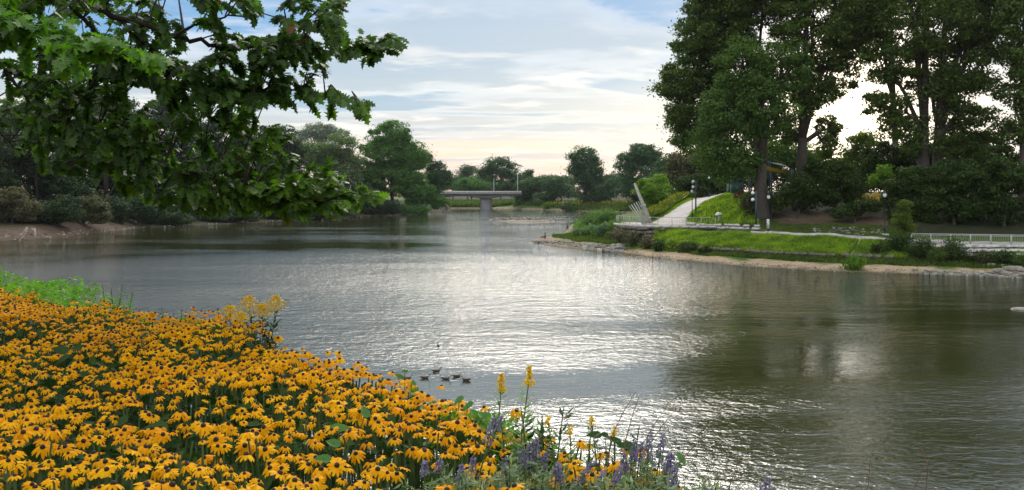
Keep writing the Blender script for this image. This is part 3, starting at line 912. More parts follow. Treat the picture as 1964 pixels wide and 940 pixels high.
# ------------------------------------------------------------------ ground plants as masses
def blades(name, label, X, Y, h, w, mat, zf=terr, lean=.35, clump=0.0):
    n = len(X)
    Z = zf(X, Y)
    ok = Z > .15
    X, Y, Z = X[ok], Y[ok], Z[ok]; n = len(X)
    hh = h * rng.uniform(.5, 1.3, n) if np.isscalar(h) else h[ok]
    a = rng.uniform(0, 2 * math.pi, n)
    dx, dy = np.cos(a) * w * .5, np.sin(a) * w * .5
    lx, ly = rng.normal(size=n) * lean * hh, rng.normal(size=n) * lean * hh
    b1 = np.stack([X - dx, Y - dy, Z - .03], -1); b2 = np.stack([X + dx, Y + dy, Z - .03], -1)
    m1 = np.stack([X + dx * .8 + lx * .35, Y + dy * .8 + ly * .35, Z + hh * .6], -1)
    t = np.stack([X + lx, Y + ly, Z + hh], -1)
    V = np.stack([b1, b2, m1, t], 1).reshape(-1, 3)
    o = link(name, np_mesh(name, V, np.arange(4 * n).reshape(n, 4), M[mat]))
    return tag(o, label, name.replace('_', ' ') if False else 'grass', kind='stuff')


def scatter(px0, px1, n, yfun):
    """random points between bearings; yfun(px) gives the near and far distance"""
    px = rng.uniform(px0, px1, n)
    a, b = yfun(px)
    Y = a + (b - a) * rng.random(n)
    return px2(px, Y), Y


ks, RA = LT[2]
def ycol(px, i):
    return np.interp(px, ks, RA[:, i, 0])


X, Y = scatter(1255, 1740, 52000, lambda p: (ycol(p, 3) - .3, ycol(p, 4) - .55))
k = ~((np.abs((982 + F * X / Y) - (1626 + (Y - 91.3) * 5.2)) < 6))
blades('bank_grass', 'bright green grass on the sloping bank between wall and path', X[k], Y[k], .36, .15, 'grass')
X, Y = scatter(1318, 1455, 34000, lambda p: (np.interp(p, [1318, 1395, 1455], [131, 124.5, 114]), np.interp(p, [1318, 1350, 1395, 1455], [136, 151, 147, 138])))
blades('mound_grass', 'bright green grass covering the rounded mound beside the hill path', X, Y, .34, .14, 'grass')
X, Y = scatter(1240, 1372, 16000, lambda p: (np.interp(p, [1240, 1283, 1334, 1372], [131, 152, 181, 226]), np.interp(p, [1240, 1283, 1334, 1372], [139, 163, 195, 250])))
blades('verge_grass', 'light green mown verge left of the hill path', X, Y, .22, .16, 'grass')
X, Y = scatter(1245, 1345, 7500, lambda p: (np.interp(p, [1245, 1283, 1345], [140, 164, 205]), np.interp(p, [1245, 1283, 1345], [150, 176, 222])))
blades('goldenrod_bank', 'band of yellow goldenrod in bloom along the left of the hill path', X, Y, 1.3, .28, 'goldweed')
X, Y = scatter(1245, 1345, 16000, lambda p: (np.interp(p, [1245, 1283, 1345], [138, 162, 203]), np.interp(p, [1245, 1283, 1345], [146, 170, 215])))
blades('goldenrod_stems', 'green stems under the yellow goldenrod band', X, Y, 1.25, .25, 'grassdark')
# tall weeds on the point
X, Y = scatter(1104, 1186, 12000, lambda p: (np.interp(p, [1088, 1110, 1186], [150, 138, 127]), np.interp(p, [1088, 1130, 1186], [185, 200, 165])))
blades('point_weeds', 'tall soft green weeds on the point left of the plaza', X, Y, 1.0, .25, 'weed', lean=.4)
X, Y = scatter(1060, 1200, 12000, lambda p: (np.interp(p, [1060, 1100, 1200], [146, 131, 119]), np.interp(p, [1060, 1100, 1200], [152, 150, 128])))
blades('point_grass', 'short grass fringing the gravel of the point', X, Y, .35, .16, 'grassdark')
# green fringe below the low wall and in front of the plaza wall
X, Y = scatter(1180, 1964, 11000, lambda p: (ycol(p, 1) + .3, ycol(p, 3)))
blades('shore_grass', 'rough grass between the sand and the low stone wall', X, Y, .32, .14, 'grassdark')
# far bank meadow
X, Y = scatter(985, 1300, 22000, lambda p: (np.interp(p, [985, 1100, 1200, 1300], [482, 420, 378, 350]), np.interp(p, [985, 1100, 1200, 1300], [520, 455, 420, 385])))
blades('far_reeds', 'olive reeds and weeds along the far bank', X, Y, 1.6, .6, 'grassdark')
X, Y = scatter(1040, 1260, 500, lambda p: (np.interp(p, [1040, 1150, 1260], [450, 410, 378]), np.interp(p, [1040, 1150, 1260], [462, 424, 395])))
blades('far_goldenrod', 'yellow goldenrod patches on the far bank', X, Y, 2.3, .9, 'goldweed')
X, Y = scatter(845, 1000, 9000, lambda p: (496 + 0 * p, 530 + 0 * p))
blades('bridge_reeds', 'green weeds on the bank seen beneath the bridge', X, Y, 2.2, .8, 'grassdark')
X, Y = scatter(1262, 1735, 450, lambda p: (ycol(p, 3), ycol(p, 4) - .8))
blades('bank_weeds', 'taller dark weeds scattered through the grassy bank', X, Y, .45, .25, 'grassdark', lean=.5)
X, Y = scatter(1330, 1450, 600, lambda p: (np.interp(p, [1318, 1395, 1455], [131, 124.5, 114]), np.interp(p, [1318, 1350, 1395, 1455], [134, 140, 141, 130])))
blades('mound_weeds', 'dull weeds scattered over the lower part of the mound', X, Y, .5, .3, 'grassdark', lean=.5)
X, Y = scatter(1420, 1740, 14000, lambda p: (ycol(p, 5) + .8, ycol(p, 6) + 1))
blades('slope_litter', 'sparse dull grass on the shaded bare slope', X, Y, .14, .1, 'grassdark')


def bush(name, label, px, Y, w, h, mat, leaf=.16, n=900, group=None, spiky=False, cat='bush', d=None):
    X = px2(px, Y); z = tz(X, Y) - .08
    root = empty(name, (X, Y, z)); tag(root, label, cat, group)
    d_ = d or w * .8
    k = max(5, int(n / 90))
    lob = []
    c = np.array([0, 0, h * .5]); R = np.array([w / 2, d_ / 2, h * .5])
    for _ in range(k):
        q = unit(rng.normal(size=3)) * rng.uniform(.2, .8) * R + c
        s = min(w, h) * rng.uniform(.22, .38)
        lob.append((q, np.array([s * w / max(h, w) * 1.2, s, s]), c, R))
    P, Nn, S = foliage(lob, leaf, int(n / k), shell=.3)
    P[:, 2] = np.maximum(P[:, 2], .03)
    T = None
    if spiky:
        T = np.stack([rng.normal(size=len(P)) * .5, rng.normal(size=len(P)) * .5, np.ones(len(P))], -1)
    V, Fq = leaf_arrays(P, Nn, S * (1.6 if spiky else 1), .3 if spiky else .6, T=T)
    tag(link('foliage', np_mesh('foliage', V, Fq, M[mat]), root), kind='stuff')
    mb = MB()
    for q, r, _, _ in lob:
        mb.tube([[q[0] * .15, q[1] * .15, 0], [q[0] * .5, q[1] * .5, q[2] * .6], q], [.03 * h + .01, .02 * h + .006, .006], 4, cap=False)
    mb.obj('stem', M['bark_dark'], root)
    return root


G_S = 'bushes in front of the right hand terrace'
for lab, px, Y, w, h, mt, n in [
    ('dark bush at the foot of the yellow green sapling', 1722, 91, 3.6, 2.4, 'shrub', 2600),
    ('dark bush left of the first handrail posts', 1765, 89, 3.4, 2.2, 'shrub', 2400),
    ('dark bush below the middle handrail posts', 1830, 87.5, 3.8, 2.3, 'shrub', 2600),
    ('small dark bush between the two larger ones below the handrail', 1797, 87.5, 2.6, 1.5, 'grassdark', 1500),
    ('olive bush in front of the terrace steps', 1880, 86, 3.0, 1.4, 'olive', 1500),
    ('dark straggly bush at the right edge of the shore', 1925, 85, 3.0, 1.7, 'shrub', 1500),
    ('low green bush at the right border below the steps', 1958, 84, 2.4, 1.2, 'grassdark', 1200),
    ('low dark bush at the left end of the right hand thicket', 1690, 91, 2.4, 1.4, 'shrub', 1300),
]:
    bush('shore_bush', lab, px, Y, w, h, mt, .17, n, G_S)
bush('willow_clump', 'bright yellow green willow clump at the waterline on the right', 1637, 87.3, 2.0, 1.25, 'bright', .22, 1500, spiky=True)
G_W = 'bushes in front of the plaza wall'
for lab, px, Y, w, h, mt in [
    ('brown green bush at the left end of the plaza wall', 1192, 121, 3.4, 2.4, 'brownish'),
    ('dark bush below the curved end of the plaza railing', 1218, 117, 3.0, 2.1, 'olive'),
    ('small dark bush in front of the plaza wall below the mast', 1243, 113.5, 2.6, 1.8, 'brownish'),
    ('green bush at the corner where plaza wall and low wall meet', 1266, 110.5, 2.6, 1.6, 'shrub'),
    ('yellow green bush on the low wall right of the plaza wall corner', 1290, 109.2, 2.6, 1.6, 'grass'),
    ('dark green bush on the low wall, second from the corner', 1318, 106, 2.6, 1.5, 'shrub'),
    ('tiny dark bush on the low wall near the middle of the lawn', 1352, 103.5, 1.6, 1.0, 'shrub'),
]:
    bush('wall_bush', lab, px, Y, w, h, mt, .2, 1300, G_W)
bush('spiky_bush', 'large spiky grey brown bush on the slope right of the mound', 1458, 121, 5.0, 3.6, 'brownish', .3, 3200, spiky=True)
bush('spiky_bush', 'smaller dark spiky bush against the right flank of the mound', 1438, 123, 2.8, 3.0, 'grassdark', .3, 1600, spiky=True)
G_PT = 'weed bushes on the point'
for lab, px, Y, w, h, mt in [
    ('grey green weed bush at the left tip of the point thicket', 1114, 137, 3.2, 1.2, 'pale'), ('tall soft green bush in the middle of the point thicket', 1135, 148, 5.0, 2.9, 'weed'),
    ('bluish green bush low in front of the point thicket', 1130, 136, 4.2, 1.9, 'silverweed'), ('bright green bush beside the end of the plaza wall', 1168, 138, 4.6, 3.0, 'weed'),
    ('dark green hollow bush between the two soft green ones', 1152, 141, 3.2, 2.2, 'shrub'), ('bluish green bush at the foot of the plaza wall end', 1160, 131, 3.6, 1.9, 'silverweed'),
    ('bright feathery bush at the top of the point thicket', 1152, 158, 5.5, 3.0, 'weed'), ('low grassy bush at the front of the point by the rock pile', 1178, 126, 3.0, 1.4, 'grassdark')]:
    bush('weed_bush', lab, px, Y, w, h, mt, .24, 1500, G_PT, spiky=(mt == 'weed'))
bush('red_flower_bed', 'low dark red plants on the crest of the mound', 1424, 137.5, 4.6, 1.0, 'redplant', .2, 1800, cat='plants')
bush('reed_clump', 'straw coloured ornamental reeds above the bare slope', 1668, 119, 3.2, 1.3, 'reed', .45, 900, spiky=True, cat='ornamental grass')
bush('leaning_weeds', 'pale yellow bush on the far bank left of the gravel', 1051, 440, 7, 4.5, 'bright', .7, 500, cat='bush')
bush('round_bush', 'round dark bush standing alone at the far waterline', 1087, 418, 8.5, 6.5, 'far', .7, 900, cat='bush')

# ------------------------------------------------------------------ bridge
def build_bridge():
    Yb = 462.0
    root = empty('road_bridge', (px2(915, Yb), Yb, 0))
    tag(root, 'grey concrete road bridge with one central pier far up the river', 'bridge')
    ox = px2(915, Yb)
    x0, x1 = px2(800, Yb) - ox, px2(1000, Yb) - ox
    zt = pz2(368.5, Yb); zd = pz2(372.5, Yb)

    def soffit(px):
        return pz2(np.interp(px, [800, 850, 875, 900, 921, 943, 965, 1000], [384, 379.5, 376.5, 376.8, 380.5, 380.5, 377, 375.5]), Yb)
    pxs = np.linspace(800, 1000, 41)
    mb = MB()
    V = []
    for p in pxs:
        x = px2(p, Yb) - ox
        V += [(x, -5, soffit(p)), (x, 5, soffit(p)), (x, 5, zd), (x, -5, zd)]
    q = []
    for i in range(len(pxs) - 1):
        a = i * 4; b = a + 4
        q += [[a, b, b + 1, a + 1], [a + 3, a + 2, b + 2, b + 3], [a, a + 3, b + 3, b], [a + 1, b + 1, b + 2, a + 2]]
    q += [[0, 1, 2, 3], [len(V) - 4, len(V) - 1, len(V) - 2, len(V) - 3]]
    mb.add(V, q)
    mb.obj('girder', M['concrete'], root)
    mb = MB(); mb.box(((x0 + x1) / 2, 0, zd + .2), (x1 - x0, 13.4, .5)); mb.obj('deck', M['concrete'], root)
    for s in (-1, 1):
        mb = MB(); mb.box(((x0 + x1) / 2, s * 6.55, (zd + .45 + zt) / 2 + .25), (x1 - x0, .25, zt - zd + .1)); mb.obj('parapet', M['stone'], root)
    mb = MB()
    w = 22 / F * Yb
    pc = px2(932, Yb) - ox
    prof = []
    t = np.linspace(0, 2 * math.pi, 17)[:-1]
    ring = lambda k, z: np.stack([pc + np.sign(np.cos(t)) * (w / 2 - 1.2) * k + np.cos(t) * 1.2 * k, np.sin(t) * 4.2, np.full(16, z)], -1)
    mb.add(np.vstack([ring(1.0, -1.5), ring(1.0, 3.5), ring(1.12, soffit(932) + .3)]), [[i + k * 16, (i + 1) % 16 + k * 16, (i + 1) % 16 + 16 + k * 16, i + 16 + k * 16] for k in range(2) for i in range(16)])
    mb.obj('pier', M['concrete'], root)
    for lab, px, ytop, g in [('slim light pole standing on the middle of the bridge', 947, 343, 0), ('slim light pole near the right end of the bridge', 993, 331, 1)]:
        p = empty('light_pole', (px2(px, Yb), Yb + 4, zd + .45)); tag(p, lab, 'lamp post', 'light poles on the bridge')
        h = pz2(ytop, Yb + 4) - zd - .45
        m = MB(); m.tube([(0, 0, 0), (0, 0, h)], [.16, .09], 6); m.obj('pole', M['whitepaint'], p)
        m = MB(); m.tube([(0, 0, h), (0, -1.2, h + .25)], [.06, .05], 5); m.box((0, -1.5, h + .25), (.3, .7, .14)); m.obj('lamp_arm', M['whitepaint'], p)


build_bridge()

# ------------------------------------------------------------------ plaza, walls, stones
STONE_V = []
for k in range(6):
    mb = MB()
    b = np.array([[x, y, z] for z in (-.5, 0, .5) for x, y in ((-.5, -.5), (0, -.56), (.5, -.5), (.56, 0), (.5, .5), (0, .56), (-.5, .5), (-.56, 0))], float)
    b[:8, :2] *= .9; b[16:, :2] *= .88
    b += rng.uniform(-.07, .07, b.shape)
    q = [[i + r * 8, (i + 1) % 8 + r * 8, (i + 1) % 8 + 8 + r * 8, i + 8 + r * 8] for r in range(2) for i in range(8)]
    q += [[16, 17, 18, 23], [18, 19, 22, 23], [19, 20, 21, 22]]
    q += [[1, 0, 7, 2], [7, 6, 3, 2], [6, 5, 4, 3]]
    mb.add(b, q)
    STONE_V.append(mb)
STONES = {}
for mk in ('stone', 'stonedark', 'rock', 'stonebrown'):
    STONES[mk] = [s.mesh('stone', M[mk]) for s in STONE_V]


def stone(name, c, s, rz, mk='stone', parent=None):
    o = link(name, random.choice(STONES[mk]), parent, c)
    o.scale = s
    o.rotation_euler = (0, 0, rz)
    return o


def wall_run(name, label, pts, courses, L, Hc, mk, depth=.5, gap=.9, skip=0.0, cat='wall'):
    """dry stone wall along plan points; pts = (x, y, z_bottom)"""
    P = np.array(pts, float)
    c0 = P[0]
    root = empty(name, tuple(c0)); tag(root, label, cat)
    seg = np.linalg.norm(np.diff(P[:, :2], axis=0), axis=1)
    S = np.concatenate([[0], np.cumsum(seg)])
    for c in range(courses):
        s = rng.uniform(0, L * .5)
        while s < S[-1]:
            l = L * rng.uniform(.6, 1.5)
            m = min(s + l / 2, S[-1])
            x, y, z = [np.interp(m, S, P[:, k]) for k in range(3)]
            i = min(np.searchsorted(S, m, side='right') - 1, len(seg) - 1)
            d = P[i + 1] - P[i]
            if rng.random() > skip * (c + 1) / courses:
                stone('stone', (x - c0[0] + rng.normal() * .03, y - c0[1] + rng.normal() * .06 + c * .10, z - c0[2] + (c + .5) * Hc + rng.normal() * .03),
                      (l * gap, depth * rng.uniform(.8, 1.2), Hc * .97 * rng.uniform(.85, 1.1)), math.atan2(d[1], d[0]) + rng.normal() * .04, mk, root)
            s += l
    return root


PZ = 3.32     # plaza level
front = [(1179, 129), (1186, 125.5), (1200, 122.8), (1225, 119.8), (1250, 117.8), (1290, 117.0), (1330, 116.6), (1372, 116.4)]
back = [(1372, 127.5), (1322, 131.5), (1290, 133.5), (1240, 134.5), (1205, 136), (1186, 134)]
ring = [pp(*p) for p in front + back]


def build_plaza():
    n = len(ring)
    V = [(x, y, PZ) for x, y in ring] + [(x, y, PZ - .35) for x, y in ring]
    c = np.mean(ring, axis=0)
    V += [(c[0], c[1], PZ)]
    f3 = [[i, (i + 1) % n, 2 * n] for i in range(n)]
    f4 = [[i, i + n, (i + 1) % n + n, (i + 1) % n] for i in range(n)]
    me = np_mesh('plaza', np.array(V), [np.array(f4), np.array(f3)], M['paving'])
    tag(link('plaza', me), 'pale paved plaza above the stone retaining wall', kind='structure')
    # edge stones of the plaza: pale coping
    root = empty('plaza_coping', (*pp(1250, 117.5), PZ)); tag(root, 'pale coping stones along the front edge of the plaza', 'coping')
    P = np.array([pp(*p) for p in front])
    seg = np.linalg.norm(np.diff(P, axis=0), axis=1); S = np.concatenate([[0], np.cumsum(seg)])
    s = 0.0
    while s < S[-1] - .3:
        m = s + .6
        x, y = np.interp(m, S, P[:, 0]), np.interp(m, S, P[:, 1])
        i = min(np.searchsorted(S, m, side='right') - 1, len(seg) - 1); d = P[i + 1] - P[i]
        b = MB(); b.box((0, 0, 0), (1.16, .45, .26))
        o = link('coping_stone', COPING, root, (x - root.location[0], y - .1 - root.location[1], -.02))
        o.rotation_euler = (0, 0, math.atan2(d[1], d[0]))
        s += 1.2


b = MB(); b.box((0, 0, 0), (1.16, .5, .3), top=.97)
COPING = b.mesh('coping_stone', M['stone'])
build_plaza()
wp = [(*pp(x, Y - .75), z) for x, Y, z in [(1181, 128, 1.0), (1200, 122.5, .9), (1225, 119.4, .9), (1250, 117.2, .9), (1272, 116.8, .95)]]
wall_run('retaining_wall', 'rough stone retaining wall holding up the plaza', wp, 5, .8, .46, 'stonebrown', .6, skip=.15)
lw = [(*pp(x, ycol(x, 3) - .35), .55) for x in (1262, 1300, 1350, 1395, 1440, 1500, 1560, 1600, 1640, 1700, 1740)]
wall_run('low_stone_wall', 'low rough stone wall between the sandy shore and the grass', lw, 2, .7, .44, 'stonebrown', .5, skip=.12)
sw = [(*pp(x, Y), 3.02) for x, Y in [(1318, 121.5), (1340, 119.0), (1372, 116.8), (1400, 115.2), (1425, 113.2), (1452, 111.5)]]
wall_run('block_wall', 'row of pale rough blocks bordering the plaza below the mound', sw, 2, .8, .36, 'stone', .6, skip=.35)
# terrace steps on the right
for i, (lab, Y, z, x0, x1) in enumerate([('lowest grey stone step of the right hand terrace', 88.0, 1.35, 1850, 2060), ('middle grey stone step of the right hand terrace', 89.3, 1.72, 1835, 2060), ('topmost grey stone step of the right hand terrace, under the handrail', 90.6, 2.08, 1745, 2060)]):
    Xs = [px2(x, Y) for x in (x0, x1)]
    root = empty('stone_step', (Xs[0], Y, z)); tag(root, lab, 'step', 'terrace steps')
    s = 0.0
    while s < Xs[1] - Xs[0]:
        l = rng.uniform(1.1, 1.9)
        stone('stone', (s + l / 2, 1.0 * rng.normal() * .05, .16), (l * .96, 1.3, .36), 0, 'stone', root)
        s += l


# ------------------------------------------------------------------ railings
def railing(name, label, P, zb, h, mat, post_w, spacing, baluster=.12, second=.0, w=.05):
    P = np.array(P, float)
    o0 = np.array([*P[0][:2], zb if np.isscalar(zb) else zb[0]])
    root = empty(name, tuple(o0)); tag(root, label, 'railing')
    seg = np.linalg.norm(np.diff(P[:, :2], axis=0), axis=1); S = np.concatenate([[0], np.cumsum(seg)])
    zz = np.full(len(P), zb, float) if np.isscalar(zb) else np.array(zb, float)

    def at(s):
        return np.array([np.interp(s, S, P[:, 0]), np.interp(s, S, P[:, 1]), np.interp(s, S, zz)]) - o0
    ks_ = np.linspace(0, S[-1], max(2, int(S[-1] / 1.2)))
    pts = np.array([at(s) for s in ks_])
    mb = MB(); mb.tube(pts + [0, 0, h], w, 6); mb.obj('top_rail', mat, root)
    if second:
        mb = MB(); mb.tube(pts + [0, 0, h - second], w * .7, 5); mb.obj('mid_rail', mat, root)
    mb = MB(); mb.tube(pts + [0, 0, .12], w * .6, 5); mb.obj('bottom_rail', mat, root)
    pm = MB(); pm.box((0, 0, h / 2), (post_w, post_w, h)); pme = pm.mesh('post', mat)
    n = max(1, int(round(S[-1] / spacing)))
    for k in range(n + 1):
        link('post', pme, root, tuple(at(S[-1] * k / n)))
    mb = MB()
    s = baluster
    while s < S[-1]:
        a = at(s)
        mb.box((a[0], a[1], h / 2 + .02 - second / 2), (.014, .014, h - .16 - second))
        a = None
        s += baluster
    # z of each bar follows the rail
    tag(mb.obj('baluster', M['galv'], root), kind='stuff')
    return root


fr = [pp(x, Y + .25) for x, Y in front[1:]]
railing('plaza_railing', 'thin pale metal railing along the curved front edge of the plaza', fr, PZ + .1, 1.1, M['galv'], .06, 1.9, .35, w=.03)
bk = [pp(x, Y) for x, Y in [(1182, 129.5), (1186, 133.5), (1205, 135.6), (1240, 134.2)]]
railing('plaza_railing', 'pale metal railing along the back of the plaza behind the mast', bk, PZ, 1.1, M['galv'], .06, 1.4, .3, w=.03)
zr = [2.42, 2.42, 2.42, 2.42, 2.42]
rr_ = [pp(x, Y) for x, Y in [(1748, 93.9), (1800, 92.9), (1850, 92.2), (1905, 91.2), (2060, 89.0)]]
railing('handrail', 'long white handrail with square posts at the right edge above the steps', rr_, zr, .98, M['rail'], .10, 1.78, .16, second=.13, w=.045)


# ------------------------------------------------------------------ mast sculpture
def build_mast():
    Y = 126.0
    bx = px2(1249, Y)
    root = empty('sculpture', (bx, Y, PZ)); tag(root, 'leaning pale mast sculpture with a fan of slanting pipes on the plaza', 'sculpture')
    tip = np.array([px2(1217, Y) - bx, 0, pz2(352, Y) - PZ])
    mb = MB(); mb.tube([(0, 0, 0), tip * .5, tip * .98, tip], [.30, .27, .17, .05], 12); mb.obj('mast', M['mast'], root, smooth=True)
    mb = MB(); a = tip * .44; b = tip * .475; mb.tube([a, b], [.38, .38], 12); mb.obj('collar', M['mast'], root)
    for i in range(8):
        dY = -1.6 + .4 * i
        a = np.array([px2(1230 + 2.6 * i, Y) - bx, dY, -.05])
        e = np.array([px2(1204 + 3.0 * i + (i % 2) * 2, Y) - bx, dY + .2, pz2(394 - 1.1 * i, Y) - PZ])
        L = np.linalg.norm(e - a); d = (e - a) / L
        mb = MB(); mb.tube([a, a + d * (L * .5), a + d * L], [.06, .055, .04], 7); mb.obj('pipe', M['mast'], root)
    mb = MB(); mb.lathe([(0, 0), (.8, 0), (.8, .12), (.55, .2), (0, .2)], (0, 0, 0), 14); mb.obj('base', M['stone'], root)


build_mast()


# ------------------------------------------------------------------ lamps and posts
def lamp(label, px, Y, h, zb=None, globe_r=.2, base=True, group='black lamp posts along the paths', foot=False):
    x = px2(px, Y)
    z = tz(x, Y) if zb is None else zb
    root = empty('lamp_post', (x, Y, z)); tag(root, label, 'lamp post', group)
    mb = MB(); mb.lathe([(.17, -.2), (.17, .12), (.2, .14), (.15, .2), (.13, .75), (.16, .8), (.09, .9), (.065, 1.0), (.05, h - .75), (.08, h - .7), (.09, h - .66), (.03, h - .62)], seg=10)
    mb.obj('pole', M['black'], root, smooth=False)
    mb = MB(); mb.lathe([(.02, h - .66), (.11, h - .62), (.13, h - .56)], seg=10); mb.obj('lamp_holder', M['black'], root)
    mb = MB(); mb.lathe([(.12, h - .56), (.19, h - .4), (.20, h - .28), (.15, h - .16)], seg=12); mb.obj('lamp_globe', M['globe'], root, smooth=True)
    mb = MB(); mb.lathe([(.21, h - .17), (.15, h - .06), (.05, h - .02), (.03, h + .08), (0, h + .12)], seg=10); mb.obj('lamp_cap', M['black'], root)
    if foot:
        mb = MB(); mb.lathe([(.42, -.4), (.42, .16), (.38, .2), (0, .2)], seg=14); mb.obj('footing', M['stone'], root)
    return root


lamp('black lamp post at the lower left of the hill path, nearest the plaza', 1327.5, 135, 4.7)
lamp('black lamp post at the top of the hill path', 1360, 176, 4.3)
lamp('black lamp post beside the white upright sign on the shore path', 1474, 107.5, 4.7, foot=True)
lamp('black lamp post on the slope left of the yellow green sapling', 1697, 100.0, 4.9, foot=True)
lamp('black lamp post high on the hill left of the two thick trunks', 1441, 142, 4.6)


def blue_post(label, px, Y, h, foot=False, side=-1):
    x = px2(px, Y); z = tz(x, Y)
    root = empty('flood_light_post', (x, Y, z)); tag(root, label, 'lamp post', 'teal posts with paired white lamps')
    mb = MB(); mb.tube([(0, 0, -.2), (0, 0, h)], [.12, .10], 10); mb.obj('pole', M['bluepole'], root)
    for dz in (0.15, 1.0):
        mb = MB(); mb.tube([(0, 0, h - dz), (side * .35, -.1, h - dz - .05)], [.03, .03], 5); mb.obj('bracket', M['bluepole'], root)
        mb = MB(); mb.lathe([(.05, .16), (.17, .1), (.23, -.05), (.2, -.22), (0, -.26)], seg=12)
        mb.xform(Matrix.Translation((side * .48, -.12, h - dz)) @ Matrix.Rotation(.5 * side, 4, 'Y'))
        mb.obj('lamp_globe', M['globe'], root, smooth=True)
    if foot:
        mb = MB(); mb.lathe([(.45, -.4), (.45, .28), (.4, .32), (0, .32)], seg=14); mb.obj('footing', M['stone'], root)


blue_post('teal post with two white lamps beside the nearest hill path lamp', 1334.5, 139, 5.2)
blue_post('teal post with two white lamps at the end of the pale block row', 1450, 112.5, 4.9, foot=True)

# upright white sign
sx, sy = pp(1473, 104.6)
root = empty('path_sign', (sx, sy, tz(sx, sy))); tag(root, 'narrow white upright sign with black marks on a thin post', 'sign')
mb = MB(); mb.box((0, .05, .9), (.06, .06, 2.0)); mb.obj('post', M['bluepole'], root)
mb = MB(); mb.box((0, 0, 1.42), (.30, .04, 1.1)); mb.obj('panel', M['whitepaint'], root)
mb = MB()
for k in range(6):
    mb.box((-.03 + .05 * math.sin(k * 2.1), -.023, 1.82 - k * .15), (.11, .006, .07), ry=.3 * math.sin(k))
mb.obj('lettering', M['black'], root)

# hooded drinking fountain like pillar on the mound
fx, fy = pp(1380.5, 127.5)
root = empty('hooded_pillar', (fx, fy, tz(fx, fy) - .1)); tag(root, 'short pale pillar with a rounded hood on the green mound', 'pillar')
mb = MB(); mb.lathe([(.22, 0), (.2, .1), (.19, 1.25), (.22, 1.3)], seg=10); mb.obj('shaft', M['stone'], root)
mb = MB(); mb.lathe([(.5, 0), (.47, .13), (.33, .27), (.13, .35), (0, .37)], seg=14)
mb.xform(Matrix.Translation((-.18, 0, 1.2)) @ Matrix.Rotation(-.12, 4, 'Y')); mb.obj('hood', M['whitepaint'], root, smooth=True)


def build_sail():
    Y = 128.0
    x0 = px2(1478, Y)
    z0 = tz(x0, Y)
    root = empty('shade_structure', (x0, Y, z0)); tag(root, 'shade structure with teal posts, dark roof and a yellow cloth sail', 'shade structure')
    ztop = pz2(309, Y) - z0
    for px, yt, dY in [(1476, 306, 0), (1480, 312, 3), (1516, 322, 1.5), (1437, 330, -2), (1520, 326, 5)]:
        x = px2(px, Y + dY) - x0
        mb = MB(); mb.tube([(x, dY, -1.0), (x, dY, pz2(yt, Y + dY) - z0)], [.15, .13], 8); mb.obj('post', M['bluepole'], root)
    xa = 0; xb = px2(1518, Y) - x0

    def sheet(name, A, B, C, D, mat, sag):
        n = 9
        V = []
        for i in range(n):
            for j in range(n):
                s, t = i / (n - 1), j / (n - 1)
                p = (1 - s) * (1 - t) * np.array(A) + s * (1 - t) * np.array(B) + s * t * np.array(C) + (1 - s) * t * np.array(D)
                p = p + np.array([0, 0, -sag * math.sin(math.pi * s) * math.sin(math.pi * (t * .8 + .1))])
                V.append(p)
        V = np.array(V); V2 = V + [0, 0, .04]
        q = [[i * n + j, i * n + j + 1, (i + 1) * n + j + 1, (i + 1) * n + j] for i in range(n - 1) for j in range(n - 1)]
        mb = MB(); mb.add(V, q); mb.add(V2, q); mb.obj(name, mat, root)
    sheet('dark_roof', (xa, 0, pz2(313, Y) - z0), (xb, 1.5, pz2(319, Y) - z0), (xb, 6, pz2(317, Y) - z0 + .5), (xa, 6, pz2(311, Y) - z0 + .5), M['darkcloth'], .2)
    sheet('yellow_sail', (px2(1462, Y) - x0, -1.2, pz2(318, Y) - z0), (xb - .2, -.2, pz2(330, Y) - z0), (xb, 1.0, pz2(331, Y) - z0), (px2(1464, Y) - x0, -.9, pz2(327.5, Y) - z0), M['yellowsail'], .3)


build_sail()
gx, gy = pp(1410, 150)
root = empty('utility_hut', (gx, gy, tz(gx, gy) - .3)); tag(root, 'dark green flat roofed hut behind the mound, with a pole beside it', 'hut')
mb = MB(); mb.box((0, 0, 1.3), (2.4, 2.2, 2.6)); mb.obj('wall', M['greenwall'], root)
mb = MB(); mb.box((0, 0, 2.68), (2.7, 2.5, .14)); mb.obj('roof', M['bluepole'], root)
mb = MB(); mb.box((.2, -1.12, 1.0), (.8, .05, 1.95)); mb.obj('door', M['greenwall'], root)
px_, py_ = pp(1402, 147)
o = MB(); o.tube([(0, 0, -.3), (0, 0, 3.4)], [.09, .08], 8)
o = o.obj('bare_pole', M['galv'], None, loc=(px_, py_, tz(px_, py_))); tag(o, 'plain grey green pole left of the dark green hut', 'pole')

# ------------------------------------------------------------------ rocks
G_K = 'pale rocks at the right hand waterline'
i = 0
names = ['largest', 'flattest', 'leftmost', 'rightmost']
for px, y, w, lab in [(1903, 526, 1.0, 'pale rock at the waterline, leftmost of the right edge cluster'), (1922, 527, .7, 'small pale rock second in the right edge cluster'),
                      (1938, 525.5, .8, 'upright pale rock at the top of the right edge cluster'), (1945, 530, 1.3, 'long flat pale rock in the water at the right edge'),
                      (1960, 531, 1.0, 'pale rock touching the right border of the picture'), (1915, 530, 1.1, 'low wet pale rock in front of the right edge cluster'),
                      (1776, 521, .45, 'single small white rock on the shore below the bushes'), (1735, 512, .7, 'grey rock among the grass under the right hand bushes'), (1930, 529, .6, 'small round pale rock between the two flat ones at the right edge')]:
    Yk = H * F / (y - HZ) + 1.2
    X_ = px2(px, Yk)
    o = stone('shore_rock', (X_, Yk, max(tz(X_, Yk), 0) + .08), (w, w * .7, w * .42), rng.uniform(0, 3), 'rock'); tag(o, lab, 'rock', G_K)
